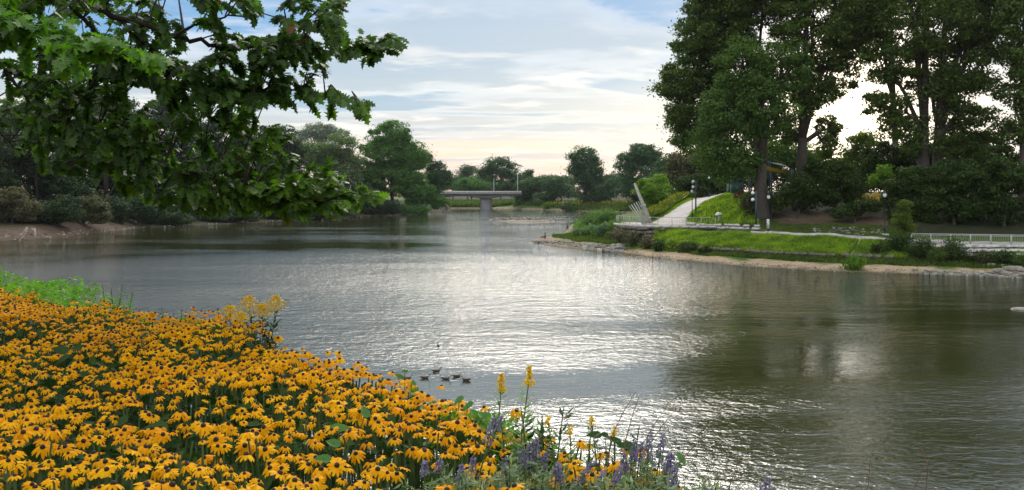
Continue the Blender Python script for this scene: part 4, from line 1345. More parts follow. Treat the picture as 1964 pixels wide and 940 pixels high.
# flat rock island at the far right
Yk = H * F / (594 - HZ)
o = stone('shore_rock', (px2(1962, Yk), Yk, .0), (1.2, .8, .22), .2, 'rock'); tag(o, 'flat pale rock alone in the water at the right border', 'rock')


def rock_mass(name, label, X, Y, smin, smax, mk, water=False):
    n = len(X)
    base = STONE_V[0].v[0]; q = STONE_V[0].f4[0]
    Vs = []; Fs = []
    Z = terr(X, Y, False)
    for i in range(n):
        b = STONE_V[i % 6].v[0] * np.array([1, .75, .7]) * rng.uniform(smin, smax)
        a = rng.uniform(0, 6.28)
        R = np.array([[math.cos(a), -math.sin(a), 0], [math.sin(a), math.cos(a), 0], [0, 0, 1]])
        Vs.append(b @ R.T + [X[i], Y[i], max(Z[i], -.05) + smin * rng.uniform(-.15, .6)]); Fs.append(q + 24 * i)
    o = link(name, np_mesh(name, np.vstack(Vs), np.vstack(Fs), M['rubble']))
    return tag(o, label, 'rocks', kind='stuff')


X, Y = scatter(1122, 1198, 130, lambda p: (np.interp(p, [1126, 1196], [119.6, 114.0]), np.interp(p, [1126, 1196], [124, 119])))
rock_mass('rock_pile', 'heap of grey broken rocks at the water below the plaza wall', X, Y, .3, .95, 'rock')
X, Y = scatter(1020, 1130, 260, lambda p: (np.interp(p, [1020, 1130], [139, 119]), np.interp(p, [1020, 1130], [143, 124])))
rock_mass('shore_cobbles', 'small cobbles strewn over the gravel point', X, Y, .1, .3, 'rock')
X, Y = scatter(1200, 1990, 900, lambda p: (ycol(p, 0) - .25, ycol(p, 0) + 2.2))
rock_mass('sand_cobbles', 'small pale cobbles scattered along the sandy shore', X, Y, .04, .14, 'rock')
X, Y = scatter(1770, 2000, 500, lambda p: (ycol(p, 0) - .2, ycol(p, 0) + 1.0))
rock_mass('waterline_stones', 'line of pale stones at the water below the right hand bushes', X, Y, .15, .45, 'rock')
X, Y = scatter(945, 1085, 700, lambda p: (256 + 0 * p, 282 + 0 * p))
rock_mass('island_gravel', 'coarse gravel on the low island off the point', X, Y, .2, .7, 'rock')
X, Y = scatter(1560, 1700, 160, lambda p: (ycol(p, 5) + 1, ycol(p, 5) + 5))
rock_mass('slope_rubble', 'scattered pale rubble on the bare slope', X, Y, .1, .3, 'rock')
X, Y = scatter(0, 860, 260, lambda p: (np.interp(p, *[LT[0][0], LT[0][1][:, 0, 0]]) - .3, np.interp(p, *[LT[0][0], LT[0][1][:, 0, 0]]) + 3))
rock_mass('left_bank_stones', 'stones and debris along the muddy left waterline', X, Y, .1, .5, 'stonedark')

# driftwood on the left bank
for lab, px, Y, brs in [
    ('pale forked driftwood leaning down to the water, left of the pair', 52, 147.5, [[(0, 0, 2.0), (-.35, -1.0, .7), (-.9, -2.0, -.1)], [(0, 0, 2.0), (.1, -.8, .9), (-.1, -1.7, .2), (.1, -2.4, -.2)]]),
    ('pale driftwood branch reaching the water, right of the pair', 66, 149, [[(0, 0, 1.7), (.7, -1.0, .9), (1.2, -2.2, -.1)], [(.9, -1.6, .4), (1.7, -2.0, .3)], [(-.6, .3, 1.8), (.7, -1.0, .9)]])]:
    X_ = px2(px, Y)
    root = empty('driftwood', (X_, Y, .1)); tag(root, lab, 'driftwood', 'driftwood on the left bank')
    for k, bpts in enumerate(brs):
        mb = MB(); mb.tube(bpts, np.linspace(.17, .06, len(bpts)) * (1 if k < 2 else .6), 6); mb.obj('branch', M['driftwood'], root, smooth=True)


# ------------------------------------------------------------------ people
def skin_obj(name, verts, edges, radii, mat, parent, sub=2):
    me = bpy.data.meshes.new(name)
    me.from_pydata([tuple(v) for v in verts], edges, [])
    me.materials.append(mat)
    o = link(name, me, parent)
    o.modifiers.new('skin', 'SKIN')
    sv = me.skin_vertices
    if not sv:
        bm_add = me.attributes
    for i, r in enumerate(radii):
        me.skin_vertices[0].data[i].radius = (r, r * .9) if not isinstance(r, tuple) else r
    me.skin_vertices[0].data[0].use_root = True
    s = o.modifiers.new('sub', 'SUBSURF'); s.levels = sub; s.render_levels = sub
    for mod in o.modifiers:
        pass
    return o


def ensure_skin(me):
    if not me.skin_vertices:
        import bmesh
        bm = bmesh.new(); bm.from_mesh(me); bm.verts.layers.skin.verify(); bm.to_mesh(me); bm.free()


def figure(label, X, Y, z, rz, joints, top_mat, bottom_mat, cat='person'):
    """joints: dict of positions for a sitting body, metres, facing -x"""
    root = empty('person', (X, Y, z), rz); tag(root, label, cat)
    J = joints
    order = ['pelvis', 'waist', 'chest', 'neck', 'head', 'crown', 'sl', 'el', 'wl', 'hl', 'sr', 'er', 'wr', 'hr', 'hipl', 'kl', 'al', 'tl', 'hipr', 'kr', 'ar', 'tr']
    rad = [.13, .12, .14, .055, .09, .075, .065, .045, .032, .03, .065, .045, .032, .03, .1, .062, .042, .035, .1, .062, .042, .035]
    ed = [('pelvis', 'waist'), ('waist', 'chest'), ('chest', 'neck'), ('neck', 'head'), ('head', 'crown'), ('chest', 'sl'), ('sl', 'el'), ('el', 'wl'), ('wl', 'hl'), ('chest', 'sr'), ('sr', 'er'), ('er', 'wr'), ('wr', 'hr'),
          ('pelvis', 'hipl'), ('hipl', 'kl'), ('kl', 'al'), ('al', 'tl'), ('pelvis', 'hipr'), ('hipr', 'kr'), ('kr', 'ar'), ('ar', 'tr')]

    def part(name, names, scale, mat):
        idx = {n: i for i, n in enumerate(names)}
        me = bpy.data.meshes.new(name)
        me.from_pydata([J[n] for n in names], [(idx[a], idx[b]) for a, b in ed if a in idx and b in idx], [])
        ensure_skin(me)
        me.materials.append(mat)
        for i, n in enumerate(names):
            r = rad[order.index(n)] * scale
            me.skin_vertices[0].data[i].radius = (r, r)
        me.skin_vertices[0].data[0].use_root = True
        o = link(name, me, root)
        o.modifiers.new('skin', 'SKIN')
        s = o.modifiers.new('smooth', 'SUBSURF'); s.levels = 2; s.render_levels = 2
        return o
    part('body', order, 1.0, M['skin'])
    part('shirt', ['pelvis', 'waist', 'chest', 'sl', 'el', 'sr', 'er'], 1.18, top_mat)
    part('trousers', ['pelvis', 'hipl', 'kl', 'al', 'hipr', 'kr', 'ar'], 1.2, bottom_mat)
    mb = MB()
    hd = np.array(J['head']); cr = np.array(J['crown'])
    mb.lathe([(.102, -.02), (.11, .04), (.1, .1), (.06, .14), (0, .155)], tuple(hd * .6 + cr * .4 + np.array([.02, 0, -.03])), 12)
    mb.obj('hair', M['hair'], root, smooth=True)
    return root


sit = dict(pelvis=(0, 0, .12), waist=(.02, 0, .28), chest=(-.02, 0, .46), neck=(-.05, 0, .61), head=(-.07, 0, .70), crown=(-.07, 0, .79),
           sl=(-.02, -.19, .53), el=(-.12, -.26, .33), wl=(-.32, -.18, .30), hl=(-.41, -.14, .30),
           sr=(-.02, .19, .53), er=(-.14, .26, .33), wr=(-.33, .18, .31), hr=(-.42, .14, .31),
           hipl=(-.06, -.11, .12), kl=(-.46, -.13, .16), al=(-.85, -.12, .06), tl=(-.92, -.12, .14),
           hipr=(-.06, .11, .12), kr=(-.42, .14, .24), ar=(-.80, .13, .06), tr=(-.88, .13, .14))
x_, y_ = pp(1046, 143)
figure('person in dark clothes sitting on the gravel point, legs stretched toward the water', x_, y_, tz(x_, y_) + .02, 0, sit, M['darkcloth'], M['redcloth'])
sit2 = dict(sit)
for k_, dz in (('crown', 0),):
    pass
crouch = dict(pelvis=(0, 0, .34), waist=(.02, 0, .50), chest=(-.06, 0, .68), neck=(-.12, 0, .83), head=(-.15, 0, .92), crown=(-.15, 0, 1.01),
              sl=(-.07, -.19, .75), el=(-.22, -.24, .56), wl=(-.40, -.14, .52), hl=(-.48, -.12, .53),
              sr=(-.07, .19, .75), er=(-.22, .24, .56), wr=(-.40, .14, .52), hr=(-.48, .12, .53),
              hipl=(-.05, -.11, .34), kl=(-.42, -.15, .42), al=(-.36, -.14, .06), tl=(-.52, -.14, .04),
              hipr=(-.05, .11, .34), kr=(-.42, .15, .42), ar=(-.36, .14, .06), tr=(-.52, .14, .04))
x_, y_ = pp(1089, 185)
o = figure('person in dark clothes sitting on a rock beside the tall weeds of the point', x_, y_, tz(x_, y_) + .02, 0, crouch, M['darkcloth'], M['darkcloth'])
o = stone('seat_rock', (x_ + .12, y_, tz(x_, y_) + .1), (.7, .6, .36), .3, 'rock'); tag(o, 'low rock under the person beside the tall weeds', 'rock')


# ------------------------------------------------------------------ ducks
def make_duck():
    root = empty('duck')
    # body: rings along x (head side +x)
    prof = [(-.25, .085, .012, .012), (-.20, .075, .035, .025), (-.10, .055, .075, .062), (0, .045, .092, .078), (.10, .05, .082, .07), (.16, .075, .055, .055), (.185, .12, .034, .036), (.195, .165, .028, .03), (.21, .195, .032, .034), (.235, .205, .030, .030), (.262, .198, .014, .014)]
    mb = MB(); V = []; k = 10
    for x, z, w, h in prof:
        for t in range(k):
            a = t / k * 2 * math.pi
            V.append((x, math.cos(a) * w, z + math.sin(a) * h))
    q = [[i * k + j, i * k + (j + 1) % k, (i + 1) * k + (j + 1) % k, (i + 1) * k + j] for i in range(len(prof) - 1) for j in range(k)]
    mb.add(V, q); mb.obj('body', M['duck'], root, smooth=True)
    mb = MB(); mb.box((.285, 0, .19), (.055, .03, .014), top=.8); mb.obj('bill', M['bill'], root)
    mb = MB(); mb.add([(-.24, -.03, .085), (-.24, .03, .085), (-.33, 0, .115), (-.24, 0, .11)], [[0, 1, 2, 3]]); mb.obj('tail', M['duck'], root)
    for s in (-1, 1):
        mb = MB(); mb.add([(.1, s * .075, .07), (0, s * .095, .075), (-.12, s * .085, .08), (-.22, s * .03, .11), (-.1, s * .07, .115), (.05, s * .075, .105)], [[0, 1, 4, 5], [1, 2, 3, 4]]); mb.obj('wing', M['duck'], root)
    return root


def copy_tree(o, parent=None):
    c = o.copy(); COL.objects.link(c)
    c.parent = parent
    for ch in o.children:
        copy_tree(ch, c)
    return c


duck0 = make_duck()
G_D = 'brown ducks swimming near the flower bed'
ducks = [(841, 664, 1.9, 'lone duck swimming farther out, apart from the others'), (837, 713, 0.15, 'duck at the top of the near group, heading right'),
         (815, 726, 0.0, 'duck second from the left in the near group, just above the flowers'), (781, 727, 0.1, 'leftmost duck, half hidden by a green leaf'),
         (855, 728, -.05, 'duck in the middle of the near group'), (876, 723, .25, 'duck above and left of the rightmost one'), (894, 730, 2.9, 'rightmost duck, turned to face left')]
for i, (px, y, a, lab) in enumerate(ducks):
    o = duck0 if i == 0 else copy_tree(duck0)
    Yd = H * F / (y - HZ)
    o.location = (px2(px, Yd), Yd, -.005); o.rotation_euler = (0, 0, a)
    s = .85 if i else .8
    o.scale = (s, s, s)
    tag(o, lab, 'duck', G_D)

# ------------------------------------------------------------------ flower bed
def mat_petal():
    m, N = new_mat('golden_petal')
    out = N.n('ShaderNodeOutputMaterial'); b = N.n('ShaderNodeBsdfPrincipled')
    g = N.n('ShaderNodeNewGeometry')
    oi = N.n('ShaderNodeObjectInfo')
    tc = N.n('ShaderNodeTexCoord')
    nz = N.noise(tc.outputs['Object'], 60, 2, .5)
    rr = N.math('FRACT', N.math('ADD', g.outputs['Random Per Island'], oi.outputs['Random']))
    col = N.ramp(rr, [(0, (.86, .37, .002)), (.5, (.95, .48, .004)), (1, (.99, .60, .008))])
    col = N.mix(1.0, col, N.ramp(nz, [(.3, (.85, .8, .8)), (.7, (1.08, 1.05, 1))]), 'MULTIPLY')
    pn = N.noise(g.outputs['Position'], 1.6, 3, .55)
    col = N.mix(1.0, col, N.ramp(pn, [(.35, (.95, .84, .9)), (.65, (1.04, 1.08, 1.1))]), 'MULTIPLY')
    N.l(col, b.inputs['Base Color'])
    b.inputs['Roughness'].default_value = .6
    b.inputs['Specular IOR Level'].default_value = .08
    t = N.n('ShaderNodeBsdfTranslucent'); N.l(col, t.inputs[0])
    mx = N.n('ShaderNodeMixShader'); mx.inputs[0].default_value = .38
    N.l(b.outputs[0], mx.inputs[1]); N.l(t.outputs[0], mx.inputs[2]); N.l(mx.outputs[0], out.inputs[0])
    return m


M['petal'] = mat_petal()
M['cone'] = mat_solid('dark_brown_cone', (.022, .012, .008), .8, var=.4, scale=300, bump=.5)
M['stem'] = mat_solid('flower_stem', (.07, .12, .03), .7, var=.2, scale=20)
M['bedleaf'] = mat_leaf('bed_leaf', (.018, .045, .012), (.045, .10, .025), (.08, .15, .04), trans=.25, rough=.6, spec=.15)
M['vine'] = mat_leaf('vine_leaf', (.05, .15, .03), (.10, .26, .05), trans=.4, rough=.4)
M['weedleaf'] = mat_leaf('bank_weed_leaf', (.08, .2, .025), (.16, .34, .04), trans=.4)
M['sage'] = mat_leaf('sage_leaf', (.16, .22, .12), (.30, .36, .22), trans=.25)
M['purple'] = mat_leaf('purple_flower', (.17, .14, .32), (.30, .25, .46), (.42, .38, .55), trans=.25)
M['plume'] = mat_leaf('goldenrod_plume', (.66, .40, .01), (.84, .58, .03), trans=.3)
M['twig'] = mat_solid('dry_twig', (.16, .10, .06), .85, var=.2)


def head_arrays(nring, seed):
    """one flower head of unit radius, drooping rays; returns (verts, quads, tris) for rays and for the cone"""
    r = np.random.default_rng(seed)
    n = nring
    V = []; q = []; t3 = []
    droop = r.uniform(.22, .80)
    for i in range(n):
        a = (i + r.uniform(-.22, .22)) / n * 2 * math.pi
        L = r.uniform(.84, 1.06); w = r.uniform(.15, .19); dr = droop + r.uniform(-.12, .14)
        d = np.array([math.cos(a), math.sin(a), 0]); s = np.array([-math.sin(a), math.cos(a), 0])
        up = np.array([0, 0, 1.0])
        tw = r.uniform(-.04, .04)
        k = len(V)
        V += [d * .16 - s * w * .45, d * .16 + s * w * .45,
              d * L * .5 - s * w + up * (-.12 * dr + tw), d * L * .5 + s * w + up * (-.12 * dr - tw),
              d * L * .85 - s * w * .7 + up * (-.62 * dr), d * L * .85 + s * w * .7 + up * (-.62 * dr), d * L * .98 + up * (-.9 * dr)]
        q += [[k, k + 2, k + 3, k + 1], [k + 2, k + 4, k + 5, k + 3]]
        t3 += [[k + 4, k + 6, k + 5]]
    cone = MB(); cone.lathe([(.22, -.06), (.25, .05), (.22, .18), (.13, .27), (0, .30)], seg=8)
    return (np.array(V), np.array(q), np.array(t3)), (np.vstack(cone.v), np.vstack(cone.f4))


HEADS = [head_arrays(n, s) for n, s in ((11, 1), (12, 2), (13, 3), (12, 4), (10, 5), (13, 6), (12, 7), (11, 8))]


def rot_from_normal(nv, spin):
    nv = unit(np.array(nv, float))
    q = Vector((0, 0, 1)).rotation_difference(Vector(nv)) @ Quaternion((0, 0, 1), spin)
    return q


def dart(n, sampler, dmin):
    cell = {}
    out = []
    X, Y = sampler(n)
    for x, y in zip(X, Y):
        i, j = int(x / dmin // 1), int(y / dmin // 1)
        ok = True
        for a in (i - 1, i, i + 1):
            for b_ in (j - 1, j, j + 1):
                for (p, q_) in cell.get((a, b_), ()):
                    if (p - x) ** 2 + (q_ - y) ** 2 < dmin * dmin:
                        ok = False; break
                if not ok: break
            if not ok: break
        if ok:
            cell.setdefault((i, j), []).append((x, y)); out.append((x, y))
    return np.array(out)


def bed_top(X, Y):
    """height of the flower heads"""
    s = bank_s(X, Y)
    z = H - .875 + .035 * np.sin(X * 3.1 + 1) * np.sin(Y * 2.3) - .015 * np.maximum(Y - 5, 0)
    z = z - np.clip(-s, 0, 3) * .6
    # dips where leaves show instead of flowers
    z = z - .10 * gapf(X, Y)
    z = z - .09 * np.exp(-np.abs(s) / .25) * (X > -1.6)
    return z


GAPS = [(130, 690, .60, 5.0, .7), (40, 640, .35, 5.8, .5), (110, 745, .40, 4.2, .5), (330, 800, .30, 3.7, .3), (480, 770, .2, 3.8, .25), (230, 800, .3, 3.6, .25), (400, 830, .2, 3.3, .15), (90, 790, .35, 3.8, .35), (650, 850, .30, 3.1, .28), (780, 880, .25, 2.95, .3), (720, 930, .2, 2.75, .18), (1000, 870, .2, 3.1, .3), (420, 690, .12, 4.9, .2), (560, 880, .12, 3.0, .14)]


def gapf(X, Y):
    g = np.zeros(np.shape(X))
    for px, py, rx, yy, ry in GAPS:
        g = np.maximum(g, np.exp(-(((X - px2(px, yy)) / rx) ** 2 + ((Y - yy) / ry) ** 2) * 1.2))
    return g


def smp(n):
    Y = 2.2 + (9.6 - 2.2) * rng.random(n) ** .9
    X = -.62 * Y - .5 + rng.random(n) * (1.1 - (-.62 * Y - .5))
    s = bank_s(X, Y)
    px = 982 + F * X / Y
    g = gapf(X, Y)
    patch = .5 + .5 * np.sin(X * 5.3 + 2 * np.sin(Y * 3.1)) * np.sin(Y * 6.1 + X * 2)
    pr = np.where(s > -.12, 1.0, 0) * (1 - .97 * g) * (.64 + .36 * patch) * np.interp(Y, [2.6, 3.6, 4.6], [.70, .85, 1])
    # the sage takes over towards the right
    pr = pr * np.where((X > -.02) & (Y < 3.6), .42, 1) * np.where((px > 800) & (Y < 3.0), .42, 1)
    k = rng.random(n) < pr
    return X[k], Y[k]


pts = dart(60000, smp, .0435)
D = np.hypot(pts[:, 0], pts[:, 1])
pxs = 982 + F * pts[:, 0] / pts[:, 1]
zz = bed_top(pts[:, 0], pts[:, 1]) + rng.normal(size=len(pts)) * .032
pys = HZ + F * (H - zz) / pts[:, 1]
inview = (pxs > -10) & (pxs < 1975) & (pys < 960)
order = np.argsort(np.where(inview, D, 1e3))
single = set(order[:300].tolist())
HEAD_ME = []
for hd, cn in HEADS:
    hm = np_mesh('ray_petals', hd[0], [hd[1], hd[2]], M['petal'])
    cm = np_mesh('cone', cn[0], cn[1], M['cone'], smooth=True)
    HEAD_ME.append((hm, cm))
mb = MB(); mb.tube([(0, 0, 0), (.01, .006, -.25), (0, .0, -.62)], [.0035, .0032, .003], 5, cap=False)
STEM_ME = mb.mesh('stem', M['stem'])


def flower_label(px, py, tl, big):
    row = 'bottom edge' if py > 900 else ('second row up' if py > 860 else ('third row up' if py > 820 else 'fourth row up'))
    side = 'far left' if px < 110 else 'left' if px < 260 else 'left of centre' if px < 420 else 'centre' if px < 580 else 'right of centre' if px < 740 else 'right' if px < 900 else 'beside the sage' if px < 1060 else 'right end'
    lean = ('leaning left' if tl[0] < -.16 else 'leaning right' if tl[0] > .2 else 'upright') + (', face toward the viewer' if tl[1] < -.12 else ', face to the sky' if tl[1] < .2 else ', tipped toward the river')
    return f'{big} daisy {lean}, {row}, {side}'


sV = []; sF = []; sT = []; cV = []; cF = []; stV = []; stF = []
nv = nc = ns = 0
for i, (x, y) in enumerate(pts):
    z = zz[i]
    R_ = .0305 * rng.uniform(.66, 1.28) * (.6 if rng.random() < .06 else 1)
    tilt = rng.normal(size=2) * .34
    nv3 = (tilt[0] + .05, tilt[1] - .16, 1.0)
    q = rot_from_normal(nv3, rng.uniform(0, 6.28))
    k = int(rng.integers(0, len(HEADS)))
    if i in single:
        root = empty('coneflower', (x, y, z)); tag(root, flower_label(pxs[i], pys[i], tilt, 'large' if R_ > .034 else 'small' if R_ < .026 else 'yellow'), 'flower', 'black eyed yellow daisies in the flower bed')
        for me, nm in ((HEAD_ME[k][0], 'ray_petals'), (HEAD_ME[k][1], 'cone')):
            o = link(nm, me, root); o.rotation_mode = 'QUATERNION'; o.rotation_quaternion = q; o.scale = (R_, R_, R_)
        o = link('stem', STEM_ME, root); o.rotation_euler = (rng.normal() * .06, rng.normal() * .06, rng.uniform(0, 6))
    else:
        Rm = np.array(q.to_matrix()) * R_
        spent = rng.random() < .05
        (hv, hq, ht), (cv, cq) = HEADS[k]
        if not spent:
            sV.append(hv @ Rm.T + (x, y, z)); sF.append(hq + nv); sT.append(ht + nv); nv += len(hv)
        cV.append(cv @ Rm.T + (x, y, z)); cF.append(cq + nc); nc += len(cv)
root = empty('flower_bed', (0, 5, H - 1.5)); tag(root, 'thick bed of yellow daisies with dark cones running back along the bank', 'flower bed', kind='stuff')
off = np.array([0, 5, H - 1.5])
o = link('ray_petals', np_mesh('ray_petals', np.vstack(sV) - off, [np.vstack(sF), np.vstack(sT)], M['petal']), root); tag(o, kind='stuff')
o = link('cone', np_mesh('cone', np.vstack(cV) - off, np.vstack(cF), M['cone'], smooth=True), root); tag(o, kind='stuff')
# stems and leaves of the bed
n = 4200
X, Y = smp(n * 2)
zt = bed_top(X, Y) - .02
k_ = rng.random(len(X)) < .8
X, Y, zt = X[k_], Y[k_], zt[k_]
lx, ly = rng.normal(size=len(X)) * .05, rng.normal(size=len(X)) * .05
w = .004
V = np.stack([np.stack([X - w, Y, zt - .6], -1), np.stack([X + w, Y, zt - .6], -1), np.stack([X + lx + w, Y + ly, zt], -1), np.stack([X + lx - w, Y + ly, zt], -1)], 1).reshape(-1, 3)
o = link('stem', np_mesh('stem', V - off, np.arange(len(V)).reshape(-1, 4), M['stem']), root); tag(o, kind='stuff')


def leaf_mass(X, Y, Z, size, up=.5, toward=(0, -.3, 0), asp=.5, fold=.12):
    n = len(X)
    P = np.stack([X, Y, Z], -1)
    Nn = rng.normal(size=(n, 3)) * .5 + np.array([0, 0, up]) + np.array(toward)
    S = size * rng.uniform(.6, 1.4, n)
    # leaves with six sides so that they read as leaves close by
    T = unit(rng.normal(size=(n, 3)) * [1, 1, .4])
    Nn = unit(Nn); T = unit(T - (T * Nn).sum(1, keepdims=True) * Nn); B = np.cross(Nn, T)
    S = S[:, None]
    pts_ = [(-.5, 0, 0), (-.2, .42, .5), (.15, .36, .55), (.5, 0, -.3), (.15, -.36, .55), (-.2, -.42, .5)]
    V = np.stack([P + T * S * a + B * S * b * asp * 1.2 + Nn * S * c * fold for a, b, c in pts_], 1)
    mid = np.stack([P + T * S * a + Nn * S * c * fold for a, c in ((-.2, 0), (.15, 0))], 1)
    V = np.concatenate([V, mid], 1).reshape(-1, 3)
    b0 = np.arange(n)[:, None] * 8
    q = np.concatenate([b0 + np.array([[1, 2, 7, 6]]), b0 + np.array([[6, 7, 4, 5]])], 0)
    t = np.concatenate([b0 + np.array([[0, 1, 6]]), b0 + np.array([[0, 6, 5]]), b0 + np.array([[2, 3, 7]]), b0 + np.array([[7, 3, 4]])], 0)
    return V, q, t


def bed_leaf_points(n):
    Y = 2.2 + 7.8 * rng.random(n) ** .9
    X = -.62 * Y - .5 + rng.random(n) * (1.4 - (-.62 * Y - .5))
    k = bank_s(X, Y) > -.5
    return X[k], Y[k]


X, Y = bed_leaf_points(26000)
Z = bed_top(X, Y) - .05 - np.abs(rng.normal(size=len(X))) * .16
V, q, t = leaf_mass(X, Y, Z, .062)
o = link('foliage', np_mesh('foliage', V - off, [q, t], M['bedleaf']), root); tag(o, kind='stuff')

# fresh green weeds along the outer edge, upper left, and a thinner rim further right
n = 15000
Xe = rng.uniform(-7.5, 1.6, n)
ye = np.interp(Xe, EDGE[:, 0], EDGE[:, 1])
wid = np.interp(Xe, [-7.5, -4.5, -3.3, -2.2, -.5, 0, .8, 1.6], [1.1, .85, .6, .12, .05, .25, .35, .3])
Ye = ye + wid * rng.uniform(-.25, 1.0, n)
hgt = np.interp(Xe, [-7.5, -4.6, -3.6, -2.6, -1.5, 0, 1.6], [-.90, -.87, -.93, -1.0, -1.0, -.98, -1.05])
kk = rng.random(n) < np.interp(wid, [0, .3, 1.3], [.25, .6, 1])
Xe, Ye, hgt = Xe[kk], Ye[kk], hgt[kk]
bump = .05 * np.sin(Xe * 7) * np.sin(Ye * 5) + .06 * np.sin(Xe * 3.1 + 2)
Z = H + hgt + bump - np.abs(rng.normal(size=len(Xe))) * .12
V, q, t = leaf_mass(Xe, Ye, Z, .048, asp=.4)
o = link('edge_weeds', np_mesh('edge_weeds', V, [q, t], M['weedleaf'])); tag(o, 'fresh green weeds edging the flower bed above the river', 'weeds', kind='stuff')

# cover on the falling bank so that no bare earth shows
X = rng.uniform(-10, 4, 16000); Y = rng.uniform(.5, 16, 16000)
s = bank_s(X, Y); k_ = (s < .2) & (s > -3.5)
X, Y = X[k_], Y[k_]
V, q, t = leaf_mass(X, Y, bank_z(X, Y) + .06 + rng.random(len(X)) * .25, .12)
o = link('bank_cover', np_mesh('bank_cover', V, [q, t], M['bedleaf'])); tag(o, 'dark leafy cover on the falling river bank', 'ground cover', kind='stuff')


# ------------------------------------------------------------------ single plants in the bed
def stalk_plant(name, label, px, Y, ytop, mat_leaf_, leaf_n, leaf_len, group=None, plume=None, stems=1, base_drop=.75, lean=0.0, cat='plant', plume_h=.12, plume_w=.05, plume_n=260, leaf_from=.25):
    x = px2(px, Y); zt = pz2(ytop, Y)
    zb = zt - base_drop
    root = empty(name, (x, Y, zb)); tag(root, label, cat, group)
    h = zt - zb
    for s in range(stems):
        dx = (s - (stems - 1) / 2) * .05
        tip = np.array([lean * h + dx * 1.6, rng.normal() * .02, h * (1 - .08 * (s % 2))])
        mid = np.array([lean * h * .35 + dx, 0, h * .5])
        mb = MB(); mb.tube([(dx * .4, 0, 0), mid, tip], [.0045, .0035, .002], 5, cap=False); mb.obj('stem', M['stem'], root)
        n = leaf_n
        tt = rng.uniform(leaf_from, .93, n)
        C = np.array([mid * min(1, a * 2) if a < .5 else mid + (tip - mid) * (a - .5) * 2 for a in tt])
        a = rng.uniform(0, 6.28, n)
        d = np.stack([np.cos(a), np.sin(a), rng.uniform(.2, .7, n)], -1)
        L = leaf_len * (1.15 - tt * .7) * rng.uniform(.8, 1.2, n)
        V, q = leaf_arrays(C + d * L[:, None] * .5, np.cross(d, np.stack([-np.sin(a), np.cos(a), 0 * a], -1)) * -1, L, .24, .06, T=d)
        tag(link('foliage', np_mesh('foliage', V, q, M[mat_leaf_]), root), kind='stuff')
        if plume:
            m_ = plume_n
            u = rng.random(m_)
            a = rng.uniform(0, 6.28, m_)
            nb = 9
            ba = rng.integers(0, nb, m_) / nb * 6.28
            wv = plume_w * (1 - u * .85)
            rad = rng.random(m_) ** .7 * wv
            P = tip + np.stack([np.cos(ba) * rad + rng.normal(size=m_) * .004, np.sin(ba) * rad + rng.normal(size=m_) * .004, (u - .45) * plume_h + rad * .35], -1)
            V, q = leaf_arrays(P, rng.normal(size=(m_, 3)), .011 if plume == 'plume' else .010, .8, .1)
            tag(link('flower_spike', np_mesh('flower_spike', V, q, M[plume]), root), kind='stuff')
    return root


G_G = 'goldenrod stalks above the flower bed'
stalk_plant('goldenrod', 'tall goldenrod with broad yellow plume at the far edge, right one of the pair', 503, 5.6, 585, 'bedleaf', 60, .11, G_G, 'plume', 3, .62, plume_h=.10, plume_w=.10, plume_n=420, leaf_from=.3)
stalk_plant('goldenrod', 'shorter goldenrod left of the tall one at the far edge of the bed', 452, 5.9, 598, 'bedleaf', 45, .10, G_G, 'plume', 2, .55, plume_h=.07, plume_w=.09, plume_n=360, leaf_from=.3)
stalk_plant('goldenrod', 'goldenrod stalk with a slender yellow tip, right of its twin, against the bright water', 985, 3.5, 725, 'weedleaf', 70, .085, G_G, 'plume', 1, .62, lean=.10, plume_h=.085, plume_w=.024, plume_n=200)
stalk_plant('goldenrod', 'goldenrod stalk with a pale yellow tip, left of its twin, against the bright water', 945, 3.55, 740, 'weedleaf', 60, .08, G_G, 'plume', 1, .58, lean=.06, plume_h=.075, plume_w=.026, plume_n=170)
stalk_plant('goldenrod', 'goldenrod with green buds right of the tall pair, over the edge of the bed', 1108, 3.2, 812, 'weedleaf', 40, .06, G_G, 'plume', 4, .45, lean=.03, plume_h=.04, plume_w=.014, plume_n=40)
G_P = 'leafy stems along the edge of the bed'
for lab, px, Y, yt, mt, n, L in [
    ('leafy stem with bronze tinged tips between goldenrod and the water', 1040, 3.3, 780, 'bedleaf', 60, .10),
    ('bushy green stem at the foot of the twin goldenrod stalks', 1000, 3.35, 800, 'weedleaf', 60, .10),
    ('leafy stem leaning over the edge left of the goldenrod pair', 900, 3.7, 790, 'bedleaf', 50, .10),
    ('thin leafy stem right of the budding goldenrod', 1180, 3.05, 815, 'bedleaf', 34, .07),
    ('upright green weed at the far left edge of the bed', 232, 7.1, 560, 'weedleaf', 60, .10),
    ('yellowish weed at the left edge where the bed meets the water', 215, 7.2, 545, 'weedleaf', 40, .08),
    ('leafy weed at the left edge, closer to the golden plumes', 330, 6.6, 590, 'weedleaf', 34, .08)]:
    stalk_plant('leafy_weed', lab, px, Y, yt, mt, n, L, G_P, None, 3, .5, leaf_from=.1)


